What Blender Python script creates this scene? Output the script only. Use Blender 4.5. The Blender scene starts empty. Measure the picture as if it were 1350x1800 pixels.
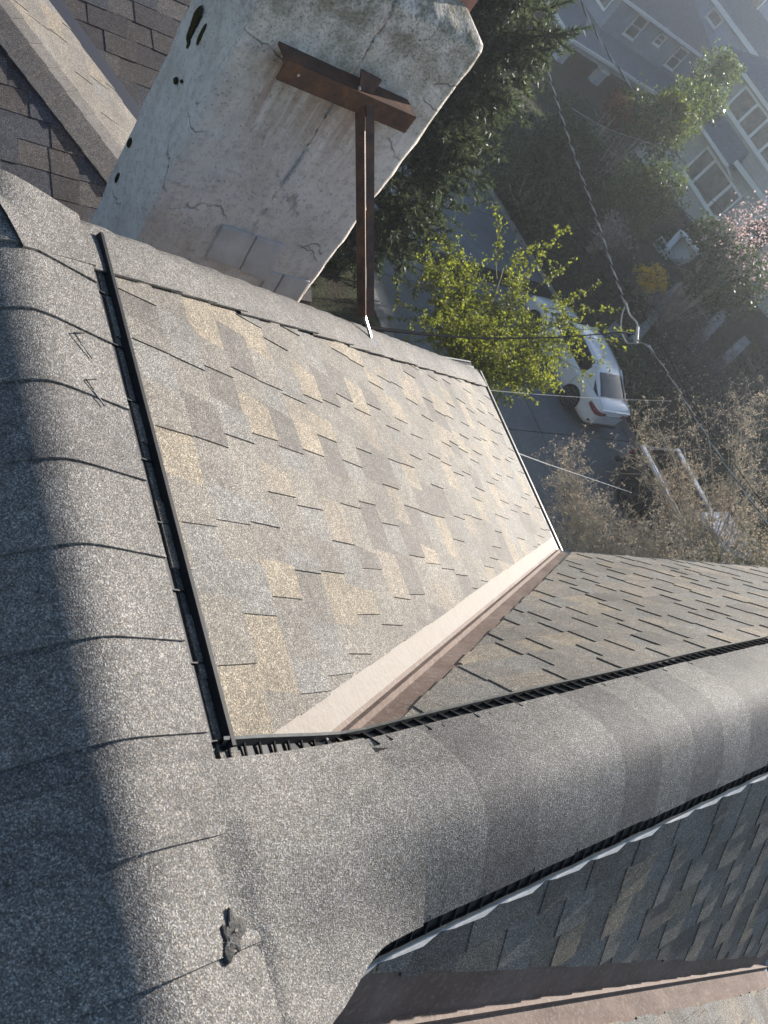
import bpy, math, random
import numpy as np
from mathutils import Vector, Matrix

# ------------------------------------------------------------------ camera, sky, sun, exposure
sc = bpy.context.scene
S = 1.4                                              # roof survey unit -> metres
CAM = Vector((-0.39235, -0.03632, 0.96057)) * S
YAW, PITCH, ROLL, FPX = 1.05610418, 0.718155823, 0.860691390, 1420.0
_fw = Vector((math.sin(YAW)*math.cos(PITCH), math.cos(YAW)*math.cos(PITCH), -math.sin(PITCH)))
_rt = Vector((math.cos(YAW), -math.sin(YAW), 0)); _up = _rt.cross(_fw)
_r = _rt*math.cos(ROLL) + _up*math.sin(ROLL); _u = -_rt*math.sin(ROLL) + _up*math.cos(ROLL)
cam = bpy.data.cameras.new('camera'); camo = bpy.data.objects.new('camera', cam)
sc.collection.objects.link(camo); sc.camera = camo
cam.sensor_fit = 'VERTICAL'; cam.sensor_height = 36.0; cam.lens = FPX/1800*36
cam.dof.use_dof = True; cam.dof.focus_distance = 3.0; cam.dof.aperture_fstop = 8.0
cam.clip_start = 0.02; cam.clip_end = 2000
camo.matrix_world = Matrix(((_r.x, _u.x, -_fw.x, CAM.x), (_r.y, _u.y, -_fw.y, CAM.y), (_r.z, _u.z, -_fw.z, CAM.z), (0, 0, 0, 1)))

SUN_AZ, SUN_EL = math.radians(77), math.radians(17)     # azimuth from +y towards +x
wd = bpy.data.worlds.new('World'); sc.world = wd; wd.use_nodes = True
nt = wd.node_tree; bg = nt.nodes['Background']
sky = nt.nodes.new('ShaderNodeTexSky'); sky.sky_type = 'NISHITA'; sky.sun_disc = False
sky.sun_elevation = SUN_EL; sky.sun_rotation = SUN_AZ; sky.ozone_density = 1.4; sky.dust_density = 0.6; sky.air_density = 1.0
nt.links.new(sky.outputs[0], bg.inputs[0]); bg.inputs[1].default_value = 0.076
sun = bpy.data.lights.new('sun', 'SUN'); sun.energy = 4.1; sun.angle = math.radians(0.5); sun.color = (1.0, 0.935, 0.85)
suno = bpy.data.objects.new('sun', sun); sc.collection.objects.link(suno)
_sd = Vector((math.sin(SUN_AZ)*math.cos(SUN_EL), math.cos(SUN_AZ)*math.cos(SUN_EL), math.sin(SUN_EL)))
suno.rotation_euler = (-_sd).to_track_quat('-Z', 'Y').to_euler(); suno.location = (30, 10, 30)
sc.view_settings.view_transform = 'Standard'; sc.view_settings.look = 'None'
sc.view_settings.exposure = 1.3; sc.view_settings.gamma = 1.0
sc.cycles.volume_bounces = 0; sc.cycles.max_bounces = 5; sc.cycles.diffuse_bounces = 3; sc.cycles.glossy_bounces = 3
sc.cycles.transparent_max_bounces = 8; sc.cycles.transmission_bounces = 3

# ------------------------------------------------------------------ helpers
rnd = random.Random(7); nrg = np.random.default_rng(7)
COL = sc.collection
def V(*a): return Vector(a)
def ray(px, py):
    return (_fw + _r*((px-675)/FPX) - _u*((py-900)/FPX)).normalized()
def at(px, py, dist): return CAM + ray(px, py)*dist
def on(px, py, axis, val):
    d = ray(px, py); t = (val-CAM[axis])/d[axis]; return CAM + d*t

class MB:
    def __init__(s): s.v = []; s.f = []; s.m = []; s.mats = []
    def mi(s, mat):
        if mat not in s.mats: s.mats.append(mat)
        return s.mats.index(mat)
    def add(s, vs, fs, mat):
        o = len(s.v); s.v += [tuple(p) for p in vs]; k = s.mi(mat)
        for f in fs: s.f.append(tuple(i+o for i in f)); s.m.append(k)
    def box(s, lo, hi, mat, top=1.0):
        (x0, y0, z0), (x1, y1, z1) = lo, hi
        cx, cy = (x0+x1)/2, (y0+y1)/2
        T = lambda x, c: c+(x-c)*top
        s.add([(x0,y0,z0),(x1,y0,z0),(x1,y1,z0),(x0,y1,z0),(T(x0,cx),T(y0,cy),z1),(T(x1,cx),T(y0,cy),z1),(T(x1,cx),T(y1,cy),z1),(T(x0,cx),T(y1,cy),z1)],
              [(3,2,1,0),(4,5,6,7),(0,1,5,4),(1,2,6,5),(2,3,7,6),(3,0,4,7)], mat)
    def bar(s, a, b, w, h, mat, up=None):
        a, b = Vector(a), Vector(b); d = (b-a).normalized()
        up = Vector(up) if up else Vector((0,0,1))
        if abs(d.dot(up)) > .98: up = Vector((1,0,0))
        x = d.cross(up).normalized()*w/2; y = x.cross(d).normalized()*h/2
        vs = [a-x-y, a+x-y, a+x+y, a-x+y, b-x-y, b+x-y, b+x+y, b-x+y]
        s.add(vs, [(0,1,2,3),(7,6,5,4),(0,4,5,1),(1,5,6,2),(2,6,7,3),(3,7,4,0)], mat)
    def tube(s, pts, r, mat, n=6, r2=None):
        pts = [Vector(p) for p in pts]; m = len(pts); rings = []
        vs = []; fs = []
        for i, p in enumerate(pts):
            d = (pts[min(i+1, m-1)]-pts[max(i-1, 0)])
            d = d.normalized() if d.length > 1e-9 else Vector((0,0,1))
            a = Vector((0,0,1)) if abs(d.z) < .9 else Vector((1,0,0))
            x = d.cross(a).normalized(); y = d.cross(x)
            rr = r if r2 is None else r+(r2-r)*i/(m-1)
            for k in range(n):
                t = 2*math.pi*k/n; vs.append(p+(x*math.cos(t)+y*math.sin(t))*rr)
        for i in range(m-1):
            for k in range(n):
                fs.append((i*n+k, i*n+(k+1)%n, (i+1)*n+(k+1)%n, (i+1)*n+k))
        fs.append(tuple(range(n-1, -1, -1))); fs.append(tuple((m-1)*n+k for k in range(n)))
        s.add(vs, fs, mat)
    def cyl(s, c, axis, r, h, mat, n=20, r2=None):
        c = Vector(c); ax = Vector(axis).normalized()
        s.tube([c-ax*h/2, c+ax*h/2], r, mat, n, r2)
    def grid(s, P, mat, flip=False):
        R, Cn = len(P), len(P[0]); vs = [p for row in P for p in row]
        fs = [(i*Cn+j, i*Cn+j+1, (i+1)*Cn+j+1, (i+1)*Cn+j) for i in range(R-1) for j in range(Cn-1)]
        if flip: fs = [f[::-1] for f in fs]
        s.add(vs, fs, mat)
    def prism(s, bot, topv, mat):
        n = len(bot)
        s.add(list(bot)+list(topv), [tuple(range(n-1,-1,-1)), tuple(range(n, 2*n))]+[(i, (i+1)%n, n+(i+1)%n, n+i) for i in range(n)], mat)
    def build(s, name, parent=None, smooth=False, kind=None, label=None):
        me = bpy.data.meshes.new(name); me.from_pydata(s.v, [], s.f)
        for m in s.mats: me.materials.append(m)
        if len(s.mats) > 1: me.polygons.foreach_set('material_index', s.m)
        if smooth: me.polygons.foreach_set('use_smooth', [True]*len(s.f))
        me.update()
        o = bpy.data.objects.new(name, me); COL.objects.link(o)
        if parent: par(o, parent)
        if kind: o['kind'] = kind
        if label: o['label'] = label
        return o
_base = {}
def par(o, p):
    o.parent = p
    b = _base.get(p.name)
    if b is not None: o.matrix_parent_inverse = Matrix.Translation(-b)
def thing(name, label, cat, loc=(0,0,0), group=None):
    o = bpy.data.objects.new(name, None); COL.objects.link(o); o.location = loc
    o.empty_display_size = .2; _base[o.name] = Vector(loc)
    tag(o, label, cat, group); return o
def tag(o, label, cat, group=None):
    o['label'] = label; o['category'] = cat
    if group: o['group'] = group
    return o
def struct(o): o['kind'] = 'structure'; return o

# ------------------------------------------------------------------ materials
class N:
    def __init__(s, name):
        s.mat = bpy.data.materials.new(name); s.mat.use_nodes = True
        s.t = s.mat.node_tree; s.b = s.t.nodes['Principled BSDF']; s.out = s.t.nodes['Material Output']
        s.pos = None
    def n(s, typ, **kw):
        x = s.t.nodes.new('ShaderNode'+typ)
        for k, v in kw.items(): setattr(x, k, v)
        return x
    def l(s, a, b): s.t.links.new(a, b)
    def P(s, scale=None):
        if s.pos is None: s.pos = s.n('NewGeometry').outputs['Position']
        if scale is None: return s.pos
        m = s.n('VectorMath', operation='MULTIPLY'); s.l(s.pos, m.inputs[0]); m.inputs[1].default_value = scale; return m.outputs[0]
    def noise(s, scale, detail=4, rough=.55, vec=None):
        x = s.n('TexNoise'); x.inputs['Scale'].default_value = scale; x.inputs['Detail'].default_value = detail; x.inputs['Roughness'].default_value = rough
        s.l(vec or s.P(), x.inputs['Vector']); return x.outputs['Fac']
    def vor(s, scale, feat='F1', out='Distance', vec=None):
        x = s.n('TexVoronoi', feature=feat); x.inputs['Scale'].default_value = scale; s.l(vec or s.P(), x.inputs['Vector']); return x.outputs[out]
    def ramp(s, fac, stops, interp='LINEAR'):
        x = s.n('ValToRGB'); x.color_ramp.interpolation = interp; e = x.color_ramp.elements
        while len(e) < len(stops): e.new(.5)
        for i, (p, c) in enumerate(stops):
            e[i].position = p; e[i].color = (c, c, c, 1) if isinstance(c, (int, float)) else (*c, 1)
        s.l(fac, x.inputs[0]); return x.outputs[0]
    def mix(s, fac, a, b, mode='MIX'):
        x = s.n('MixRGB', blend_type=mode)
        for i, v in ((0, fac), (1, a), (2, b)):
            if isinstance(v, (int, float)): x.inputs[i].default_value = v if i == 0 else (v, v, v, 1)
            elif isinstance(v, tuple): x.inputs[i].default_value = (*v, 1)
            else: s.l(v, x.inputs[i])
        return x.outputs[0]
    def math(s, op, a, b=0):
        x = s.n('Math', operation=op)
        for i, v in ((0, a), (1, b)):
            if isinstance(v, (int, float)): x.inputs[i].default_value = v
            else: s.l(v, x.inputs[i])
        return x.outputs[0]
    def bump(s, h, strength=.5, dist=.01):
        x = s.n('Bump'); x.inputs['Strength'].default_value = strength; x.inputs['Distance'].default_value = dist
        s.l(h, x.inputs['Height']); s.l(x.outputs[0], s.b.inputs['Normal'])
    def set(s, **kw):
        for k, v in kw.items():
            k = {'rough': 'Roughness', 'metal': 'Metallic', 'spec': 'Specular IOR Level', 'color': 'Base Color', 'coat': 'Coat Weight', 'trans': 'Transmission Weight', 'ior': 'IOR', 'alpha': 'Alpha'}.get(k, k)
            if isinstance(v, (int, float)): s.b.inputs[k].default_value = v
            elif isinstance(v, tuple): s.b.inputs[k].default_value = (*v, 1)
            else: s.l(v, s.b.inputs[k])
        return s

def granule(name, col, fine=1.0, contrast=1.0):
    a = N(name)
    cell = a.vor(460*fine, out='Color')
    sep = a.n('SeparateColor'); a.l(cell, sep.inputs[0])
    k = a.ramp(sep.outputs[0], [(0, .32), (.3, .64), (.65, 1.05), (.86, 1.65), (1, 2.8)])
    c = a.mix(1.0, col, k, 'MULTIPLY')
    tint = a.ramp(sep.outputs[1], [(0, (1.10, 1.0, .86)), (.5, (1, 1, 1)), (1, (.88, .98, 1.12))])
    c = a.mix(.8, c, a.mix(1.0, c, tint, 'MULTIPLY'))
    big = a.ramp(a.noise(2.6, 6, .65), [(.3, .74), (.7, 1.22)])
    c = a.mix(1.0, c, big, 'MULTIPLY')
    mid = a.ramp(a.noise(30, 5, .7), [(.28, .74), (.72, 1.24)])
    spots = a.ramp(a.vor(16), [(0, .25), (.035, .35), (.06, 1)]); c = a.mix(1.0, c, spots, 'MULTIPLY')
    c = a.mix(1.0, c, mid, 'MULTIPLY')
    a.set(color=c, rough=.72, spec=.35)
    a.bump(a.vor(460*fine), .75*contrast, .0014)
    return a.mat
PAL = {'grey': (.146,.133,.117), 'tan': (.212,.178,.134), 'blue': (.156,.149,.138), 'dark': (.112,.101,.091), 'mid': (.165,.149,.128), 'warm': (.185,.158,.127)}
SH = {k: granule('shingle_'+k, c) for k, c in PAL.items()}
CAPM = granule('ridge_cap_granules', (.150,.140,.130))
CAPM2 = granule('ridge_cap_granules_weathered', (.128,.119,.113))
CAPS = [CAPM, CAPM2, granule('ridge_cap_granules_pale', (.170,.160,.148)), granule('ridge_cap_granules_dark', (.116,.108,.104))]
DKPAL = {'a': (.060,.052,.052), 'b': (.078,.066,.062), 'c': (.062,.062,.072), 'd': (.10,.088,.082)}  # lower wing: shade of its south slopes put into darker shingle colours
DSH = {k: granule('shaded_shingle_'+k, c, .8) for k, c in DKPAL.items()}
def simple(name, col, rough=.6, metal=0, spec=.5, nscale=0, var=.25, bump=0):
    a = N(name)
    if nscale:
        f = a.ramp(a.noise(nscale, 5, .6), [(.3, 1-var), (.7, 1+var)])
        a.set(color=a.mix(1.0, col, f, 'MULTIPLY'))
        if bump: a.bump(a.noise(nscale*4, 4), bump, .01)
    else: a.set(color=col)
    a.set(rough=rough, metal=metal, spec=spec); return a.mat
DECK = granule('roof_underlay', (.07,.063,.058))
PLASTIC = simple('black_vent_plastic', (.013,.014,.016), .62, 0, .25, 30, .3)
LIPL = simple('sunlit_vent_baffle', (.45,.45,.44), .5, 0, .4, 40, .15)  # low sun's white glint on the vent plastic, put into a pale colour
LIP = simple('dusty_vent_lip', (.075,.078,.078), .40, 0, .55, 40, .35)
def m_flash():
    a = N('brown_valley_metal')
    f = a.noise(5, 6, .65); g = a.noise(60, 4, .6)
    c = a.ramp(f, [(.3, (.10,.070,.057)), (.5, (.145,.104,.086)), (.7, (.20,.152,.130))])
    c = a.mix(a.ramp(g, [(.52, 0), (.72, .55)]), c, (.27,.24,.215))
    a.set(color=c, metal=0, rough=a.ramp(f, [(.3, .55), (.7, .75)]), spec=.16); a.bump(a.math('ADD', g, a.math('MULTIPLY', a.noise(9, 4), 2.0)), .35, .006); return a.mat
FLASH = m_flash()
FLASHP = FLASH.copy(); FLASHP.name = 'sunlit_pale_valley_metal'  # paler copy of the same metal: sun on the east wing put into the colour
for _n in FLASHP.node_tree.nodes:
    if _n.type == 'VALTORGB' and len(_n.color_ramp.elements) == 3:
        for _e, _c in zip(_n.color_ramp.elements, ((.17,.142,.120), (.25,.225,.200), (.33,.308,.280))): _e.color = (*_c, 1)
def m_rust():
    a = N('rusty_brown_steel'); f = a.noise(14, 6, .7); g = a.noise(120, 3)
    c = a.ramp(f, [(.3, (.055,.034,.028)), (.5, (.105,.058,.042)), (.68, (.19,.088,.045))])
    a.set(color=c, rough=.55, metal=.25); a.bump(g, .25, .003); return a.mat
RUST = m_rust()
TAR = simple('dark_tar', (.05,.048,.047), .7, 0, .3, 40, .4, .6)
DRIP = simple('painted_drip_edge', (.42,.40,.36), .4, .2, .5, 20, .2)
DARKMETAL = simple('dark_gutter_metal', (.035,.033,.032), .45, .2)
STEEL = simple('galvanised_steel', (.55,.55,.54), .35, .8)
def m_stucco():
    a = N('weathered_white_stucco')
    vec = a.P()
    n1 = a.noise(3.2, 8, .68); n2 = a.noise(26, 6, .65); n3 = a.noise(95, 3, .6)
    c = a.ramp(n1, [(.28, (.60,.53,.47)), (.5, (.74,.67,.61)), (.72, (.82,.765,.71))])
    c = a.mix(a.ramp(n2, [(.50, 0), (.66, .5)]), c, (.42,.375,.335))
    # horizontal grime bands and vertical run-off streaks, dark pits, cracks
    st = a.noise(1.0, 6, .6, a.P((11, 11, 1.3))); c = a.mix(a.ramp(st, [(.52, 0), (.74, .5)]), c, (.52,.43,.345))
    sepz = a.n('SeparateXYZ'); a.l(vec, sepz.inputs[0])
    alg = a.math('MULTIPLY', a.ramp(sepz.outputs[2], [(0, 0), (1, 1)]), 1.0)
    zt = a.n('MapRange'); a.l(sepz.outputs[2], zt.inputs[0]); zt.inputs[1].default_value = -.35; zt.inputs[2].default_value = .25
    c = a.mix(a.math('MULTIPLY', zt.outputs[0], a.ramp(a.noise(7, 6, .7), [(.44, 0), (.62, .85)])), c, (.17,.16,.10))
    c = a.mix(a.math('MULTIPLY', zt.outputs[0], a.ramp(n3, [(.50, 0), (.62, .6)])), c, (.13,.115,.10))
    pit = a.ramp(a.vor(52), [(.0, 1), (.12, .8), (.24, 0)]); pm = a.ramp(a.noise(3.5, 5), [(.50, 0), (.66, 1)])
    c = a.mix(a.math('MULTIPLY', a.math('MULTIPLY', pit, pm), .6), c, (.16,.135,.115))
    # cracks: distorted voronoi edges, only in places
    wv = a.n('VectorMath', operation='ADD'); nz = a.n('TexNoise'); nz.inputs['Scale'].default_value = 6; nz.inputs['Detail'].default_value = 5
    a.l(a.P((1.6, 1.6, 3.1)), wv.inputs[0]); sc_ = a.n('VectorMath', operation='SCALE'); sc_.inputs['Scale'].default_value = .55
    a.l(nz.outputs['Color'], sc_.inputs[0]); a.l(sc_.outputs[0], wv.inputs[1])
    ed = a.vor(.62, 'DISTANCE_TO_EDGE', vec=wv.outputs[0])
    cr = a.math('MULTIPLY', a.ramp(ed, [(0, 1), (.003, .8), (.008, 0)]), a.ramp(a.noise(3.3, 4), [(.50, 0), (.58, 1)]))
    c = a.mix(a.math('MULTIPLY', cr, .55), c, (.16,.135,.115))
    # rust run-off below the brace bar
    wr = a.n('MapRange'); a.l(sepz.outputs[2], wr.inputs[0]); wr.inputs[1].default_value = -.62; wr.inputs[2].default_value = -.10
    cut = a.math('LESS_THAN', sepz.outputs[2], -.075)
    xs = a.ramp(a.math('MULTIPLY', a.math('SUBTRACT', sepz.outputs[0], 1.0), 1.0), [(.12, 0), (.2, 1), (.8, 1), (.9, 0)])
    rs = a.math('MULTIPLY', a.math('MULTIPLY', wr.outputs[0], cut), a.math('MULTIPLY', xs, a.ramp(a.noise(1, 5, .6, a.P((26, 26, 1.2))), [(.36, 0), (.62, .85)])))
    c = a.mix(rs, c, (.30,.17,.10))
    a.set(color=c, rough=.88, spec=.25)
    h = a.math('ADD', a.math('ADD', a.math('MULTIPLY', n2, .8), a.math('MULTIPLY', n3, .35)), a.math('MULTIPLY', cr, -.8))
    h = a.math('SUBTRACT', h, a.math('MULTIPLY', pit, .6))
    a.bump(h, .85, .012); return a.mat
STUCCO = m_stucco()
PATCH = simple('smooth_cement_patch', (.56,.53,.505), .8, 0, .3, 9, .16, .1)
def m_moss():
    a = N('moss'); f = a.noise(60, 4, .7)
    a.set(color=a.ramp(f, [(.3, (.020,.017,.010)), (.55, (.06,.052,.022)), (.8, (.10,.05,.03))]), rough=.95, spec=.1); a.bump(f, 1, .02); return a.mat
MOSS = m_moss()
TERRA = simple('flue_terracotta', (.42,.21,.16), .8, 0, .3, 12, .25)
def m_concrete(name, col, sc_=.5):
    a = N(name); f = a.noise(sc_, 7, .65); g = a.noise(14, 5, .65)
    c = a.mix(1.0, col, a.ramp(f, [(.3, .72), (.7, 1.22)]), 'MULTIPLY'); c = a.mix(1.0, c, a.ramp(g, [(.3, .84), (.7, 1.15)]), 'MULTIPLY')
    a.set(color=c, rough=.85, spec=.25); a.bump(g, .3, .01); return a.mat
CONC = m_concrete('street_concrete', (.155,.165,.170)); CONC2 = m_concrete('retaining_concrete', (.24,.235,.225), 1.4)
JOINT = simple('joint_tar', (.025,.025,.028), .8)
def m_soil():
    a = N('garden_soil'); f = a.noise(.9, 7, .7); g = a.noise(9, 5, .7)
    c = a.ramp(f, [(.3, (.035,.028,.022)), (.5, (.055,.05,.034)), (.7, (.045,.062,.028))]); c = a.mix(1.0, c, a.ramp(g, [(.3, .65), (.7, 1.35)]), 'MULTIPLY')
    a.set(color=c, rough=.95, spec=.1); a.bump(g, .8, .08); return a.mat
SOIL = m_soil()
def m_leaf(name, cols, trans=.45, rough=.5, tint=(1.5, 1.6, .9)):
    a = N(name); f = a.n('NewGeometry').outputs['Random Per Island']
    k = len(cols); c = a.ramp(f, [(i/(k-1), c) for i, c in enumerate(cols)])
    a.set(color=c, rough=rough, spec=.35)
    tr = a.n('BsdfTranslucent'); a.l(a.mix(1.0, c, tint, 'MULTIPLY'), tr.inputs[0])
    mx = a.n('MixShader'); mx.inputs[0].default_value = trans; a.l(a.b.outputs[0], mx.inputs[1]); a.l(tr.outputs[0], mx.inputs[2]); a.l(mx.outputs[0], a.out.inputs[0]); return a.mat
L_SPRING = m_leaf('spring_leaf', [(.09,.10,.022), (.165,.178,.036), (.255,.26,.05), (.12,.13,.035)], .58)
L_PINE = m_leaf('pine_needle', [(.030,.046,.036), (.055,.072,.052), (.12,.135,.095)], .35)
L_DARK = m_leaf('evergreen_leaf', [(.028,.05,.024), (.05,.078,.034), (.08,.105,.045)], .3)
L_GREEN = m_leaf('shrub_leaf', [(.05,.075,.028), (.085,.115,.04), (.13,.155,.05)], .35)
L_YEL = m_leaf('forsythia_flower', [(.72,.46,.02), (.85,.58,.03), (.55,.36,.02)], .35, .5, (1.3, 1.2, .8))
L_PINK = m_leaf('blossom', [(.50,.36,.36), (.64,.50,.49), (.36,.24,.24)], .4, .5, (1.2, 1.15, 1.12))
L_RED = m_leaf('reddish_leaf', [(.12,.04,.03), (.18,.07,.045), (.07,.05,.025)], .35)
L_IVY = m_leaf('glossy_ivy_leaf', [(.07,.10,.045), (.14,.18,.08), (.22,.25,.13)], .3, .3)
L_BUD = m_leaf('dry_bud', [(.38,.33,.265), (.52,.465,.375), (.29,.245,.195)], .45, .8, (1.35, 1.25, 1.12))
TWIG = simple('dry_twig', (.40,.35,.275), .85, 0, .2, 3, .3)
TWIG2 = simple('olive_stem', (.17,.155,.075), .8, 0, .2, 3, .3)
BARK = simple('bark', (.065,.05,.04), .9, 0, .15, 12, .35)
PALEBLUE = simple('pale_porch_paint', (.46,.49,.53), .6, 0, .3, 2, .08)
WHITE = simple('white_trim_paint', (.72,.72,.70), .5, 0, .4, 2, .06)
GLASS = simple('window_glass', (.045,.05,.052), .06, 0, .9)
GLASSL = simple('window_glass_with_blind', (.20,.19,.17), .12, 0, .8, 3, .4)
def m_siding(name, col, pitch, axis_z=True):
    a = N(name); w = a.n('TexWave', wave_type='BANDS', bands_direction='Z', wave_profile='SAW'); w.inputs['Scale'].default_value = .31416/pitch
    w.inputs['Distortion'].default_value = 0; a.l(a.P(), w.inputs[0])
    f = a.noise(.8, 4); g = a.noise(7, 4, .6)
    c = a.mix(1.0, col, a.ramp(f, [(.3, .86), (.7, 1.12)]), 'MULTIPLY'); c = a.mix(1.0, c, a.ramp(g, [(.3, .9), (.7, 1.1)]), 'MULTIPLY')
    c = a.mix(1.0, c, a.ramp(w.outputs['Fac'], [(0, .72), (.12, 1.0), (1, 1.03)]), 'MULTIPLY')
    a.set(color=c, rough=.75, spec=.25); a.bump(w.outputs['Fac'], .5, .03); return a.mat
SID_BLUE = m_siding('blue_grey_siding', (.26,.30,.35), .14)
SID_SHINGLE = m_siding('blue_shingle_siding', (.33,.39,.48), .2)
SID_BEIGE = m_siding('grey_beige_siding', (.44,.43,.40), .16)
def m_roof(name, col):
    a = N(name); br = a.n('TexBrick'); br.inputs['Scale'].default_value = 2.2; a.l(a.P(), br.inputs[0])
    f = a.noise(6, 5, .7)
    c = a.mix(1.0, col, a.ramp(f, [(.3, .75), (.7, 1.25)]), 'MULTIPLY'); a.set(color=c, rough=.85, spec=.25); a.bump(f, .4, .02); return a.mat
ROOF_G = m_roof('far_roof_slate', (.15,.165,.19)); ROOF_B = m_roof('far_roof_brown', (.14,.138,.145))
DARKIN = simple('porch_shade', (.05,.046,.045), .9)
WOOD = simple('weathered_deck_wood', (.12,.105,.09), .85, 0, .2, 6, .3)
PAINT = simple('white_car_paint', (.78,.79,.80), .22, 0, .5); PAINT_B = PAINT.node_tree.nodes['Principled BSDF']; PAINT_B.inputs['Coat Weight'].default_value = .8
SILVER = simple('silver_blue_paint', (.55,.61,.70), .3, .1, .5)
TRUCKD = simple('dark_truck_paint', (.035,.038,.045), .3, .1, .5); SILVER.node_tree.nodes['Principled BSDF'].inputs['Coat Weight'].default_value = .6
CARGLASS = simple('tinted_car_glass', (.012,.014,.016), .04, 0, .8)
TYRE = simple('tyre_rubber', (.014,.014,.015), .75); RIM = simple('dark_alloy', (.16,.16,.165), .35, .7); TRIM = simple('black_car_trim', (.012,.012,.013), .45)
TAIL = simple('red_tail_light', (.22,.008,.012), .15, 0, .7); CHROME = simple('chrome', (.7,.7,.7), .15, 1); PLATE = simple('licence_plate', (.55,.58,.62), .4)
LINER = simple('bed_liner', (.06,.05,.04), .8, 0, .3, 6, .4)
WIRE = simple('black_cable', (.016,.016,.018), .95, 0, .0); WIREL = simple('bare_aluminium_cable', (.42,.42,.41), .9, 0, .0)

# ------------------------------------------------------------------ the large structure: terrain, street
def zg(x, y):
    base = -9.3 - max(0.0, y-14)*.085
    if x < 12.0: return base+.12
    if x < 20.9: return base-.06
    k = min(1, max(0, (x-20.9)/3.6)); k = k*k*(3-2*k)
    return base + .12 + .9*k + min(max(0, x-52)*.10, 4)
def build_ground():
    xs = [-400, -150, -60, -30, -10, 0, 6, 10, 11.99, 12.0, 14, 16, 18, 20, 20.89, 20.9, 21.4, 22, 22.6, 23.2, 24, 25, 27, 30, 34, 40, 48, 60, 90, 150, 400]
    ys = [-400, -150, -60, -30, -10, -4, 0, 4, 8, 11, 14, 16, 18, 20, 23, 26, 30, 36, 44, 60, 90, 140]
    m = MB(); m.grid([[(x, y, zg(x, min(y, 60)) + (0.12*math.sin(x*1.7+y*.9) if x > 22 and x < 60 else 0)) for x in xs] for y in ys], SOIL)
    return struct(m.build('ground', smooth=False))
build_ground()
street = bpy.data.objects.new('street', None); COL.objects.link(street); street['kind'] = 'structure'; _base['street'] = Vector((0,0,0))
k = 0
for j in range(-6, 14):
    for i in range(2):
        x0 = 12.35 + i*4.25; x1 = x0+4.22; y0 = 8.38 + j*4.6; y1 = y0+4.57
        f = lambda y: -9.3 - max(0.0, y-14)*.085
        t = rnd.uniform(-.006, .006)
        m = MB(); lo = [(x0,y0,f(y0)-.15),(x1,y0,f(y0)-.15),(x1,y1,f(y1)-.15),(x0,y1,f(y1)-.15)]
        m.prism(lo, [(x0,y0,f(y0)+t),(x1,y0,f(y0)+t),(x1,y1,f(y1)+t),(x0,y1,f(y1)+t)], CONC)
        m.build('slab', street)
m = MB()
for x0, x1 in ((12.0, 12.33), (20.87, 21.1)):
    for j in range(-6, 14):
        y0 = 8.4 + j*4.6; y1 = y0+4.58; f = lambda y: -9.3 - max(0.0, y-14)*.085
        m = MB(); m.prism([(x0,y0,f(y0)-.2),(x1,y0,f(y0)-.2),(x1,y1,f(y1)-.2),(x0,y1,f(y1)-.2)], [(x0+.02,y0,f(y0)+.13),(x1-.02,y0,f(y0)+.13),(x1-.02,y1,f(y1)+.13),(x0+.02,y1,f(y1)+.13)], CONC2)
        m.build('kerb', street)

# ------------------------------------------------------------------ the house whose roof we stand on
P1, P2 = .412847, .901014
T1, T2 = math.tan(P1), math.tan(P2)
D, L = 2.80693, 1.10229; H = D*T1; E_ = H/T2; SL = E_/D
HOUSE = thing('house', 'nearest house with sunlit grey-tan shingle roof, ridge vents and brown metal valleys', 'house', (0, 0, -9.2))
def clip(poly, a, b, c):              # keep a*x+b*y<=c
    out = []
    for i in range(len(poly)):
        p, q = poly[i], poly[(i+1) % len(poly)]
        dp, dq = a*p[0]+b*p[1]-c, a*q[0]+b*q[1]-c
        if dp <= 0: out.append(p)
        if dp*dq < 0:
            t = dp/(dp-dq); out.append((p[0]+(q[0]-p[0])*t, p[1]+(q[1]-p[1])*t))
    return out
def area(p): return abs(sum(p[i][0]*p[(i+1) % len(p)][1]-p[(i+1) % len(p)][0]*p[i][1] for i in range(len(p))))/2

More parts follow.
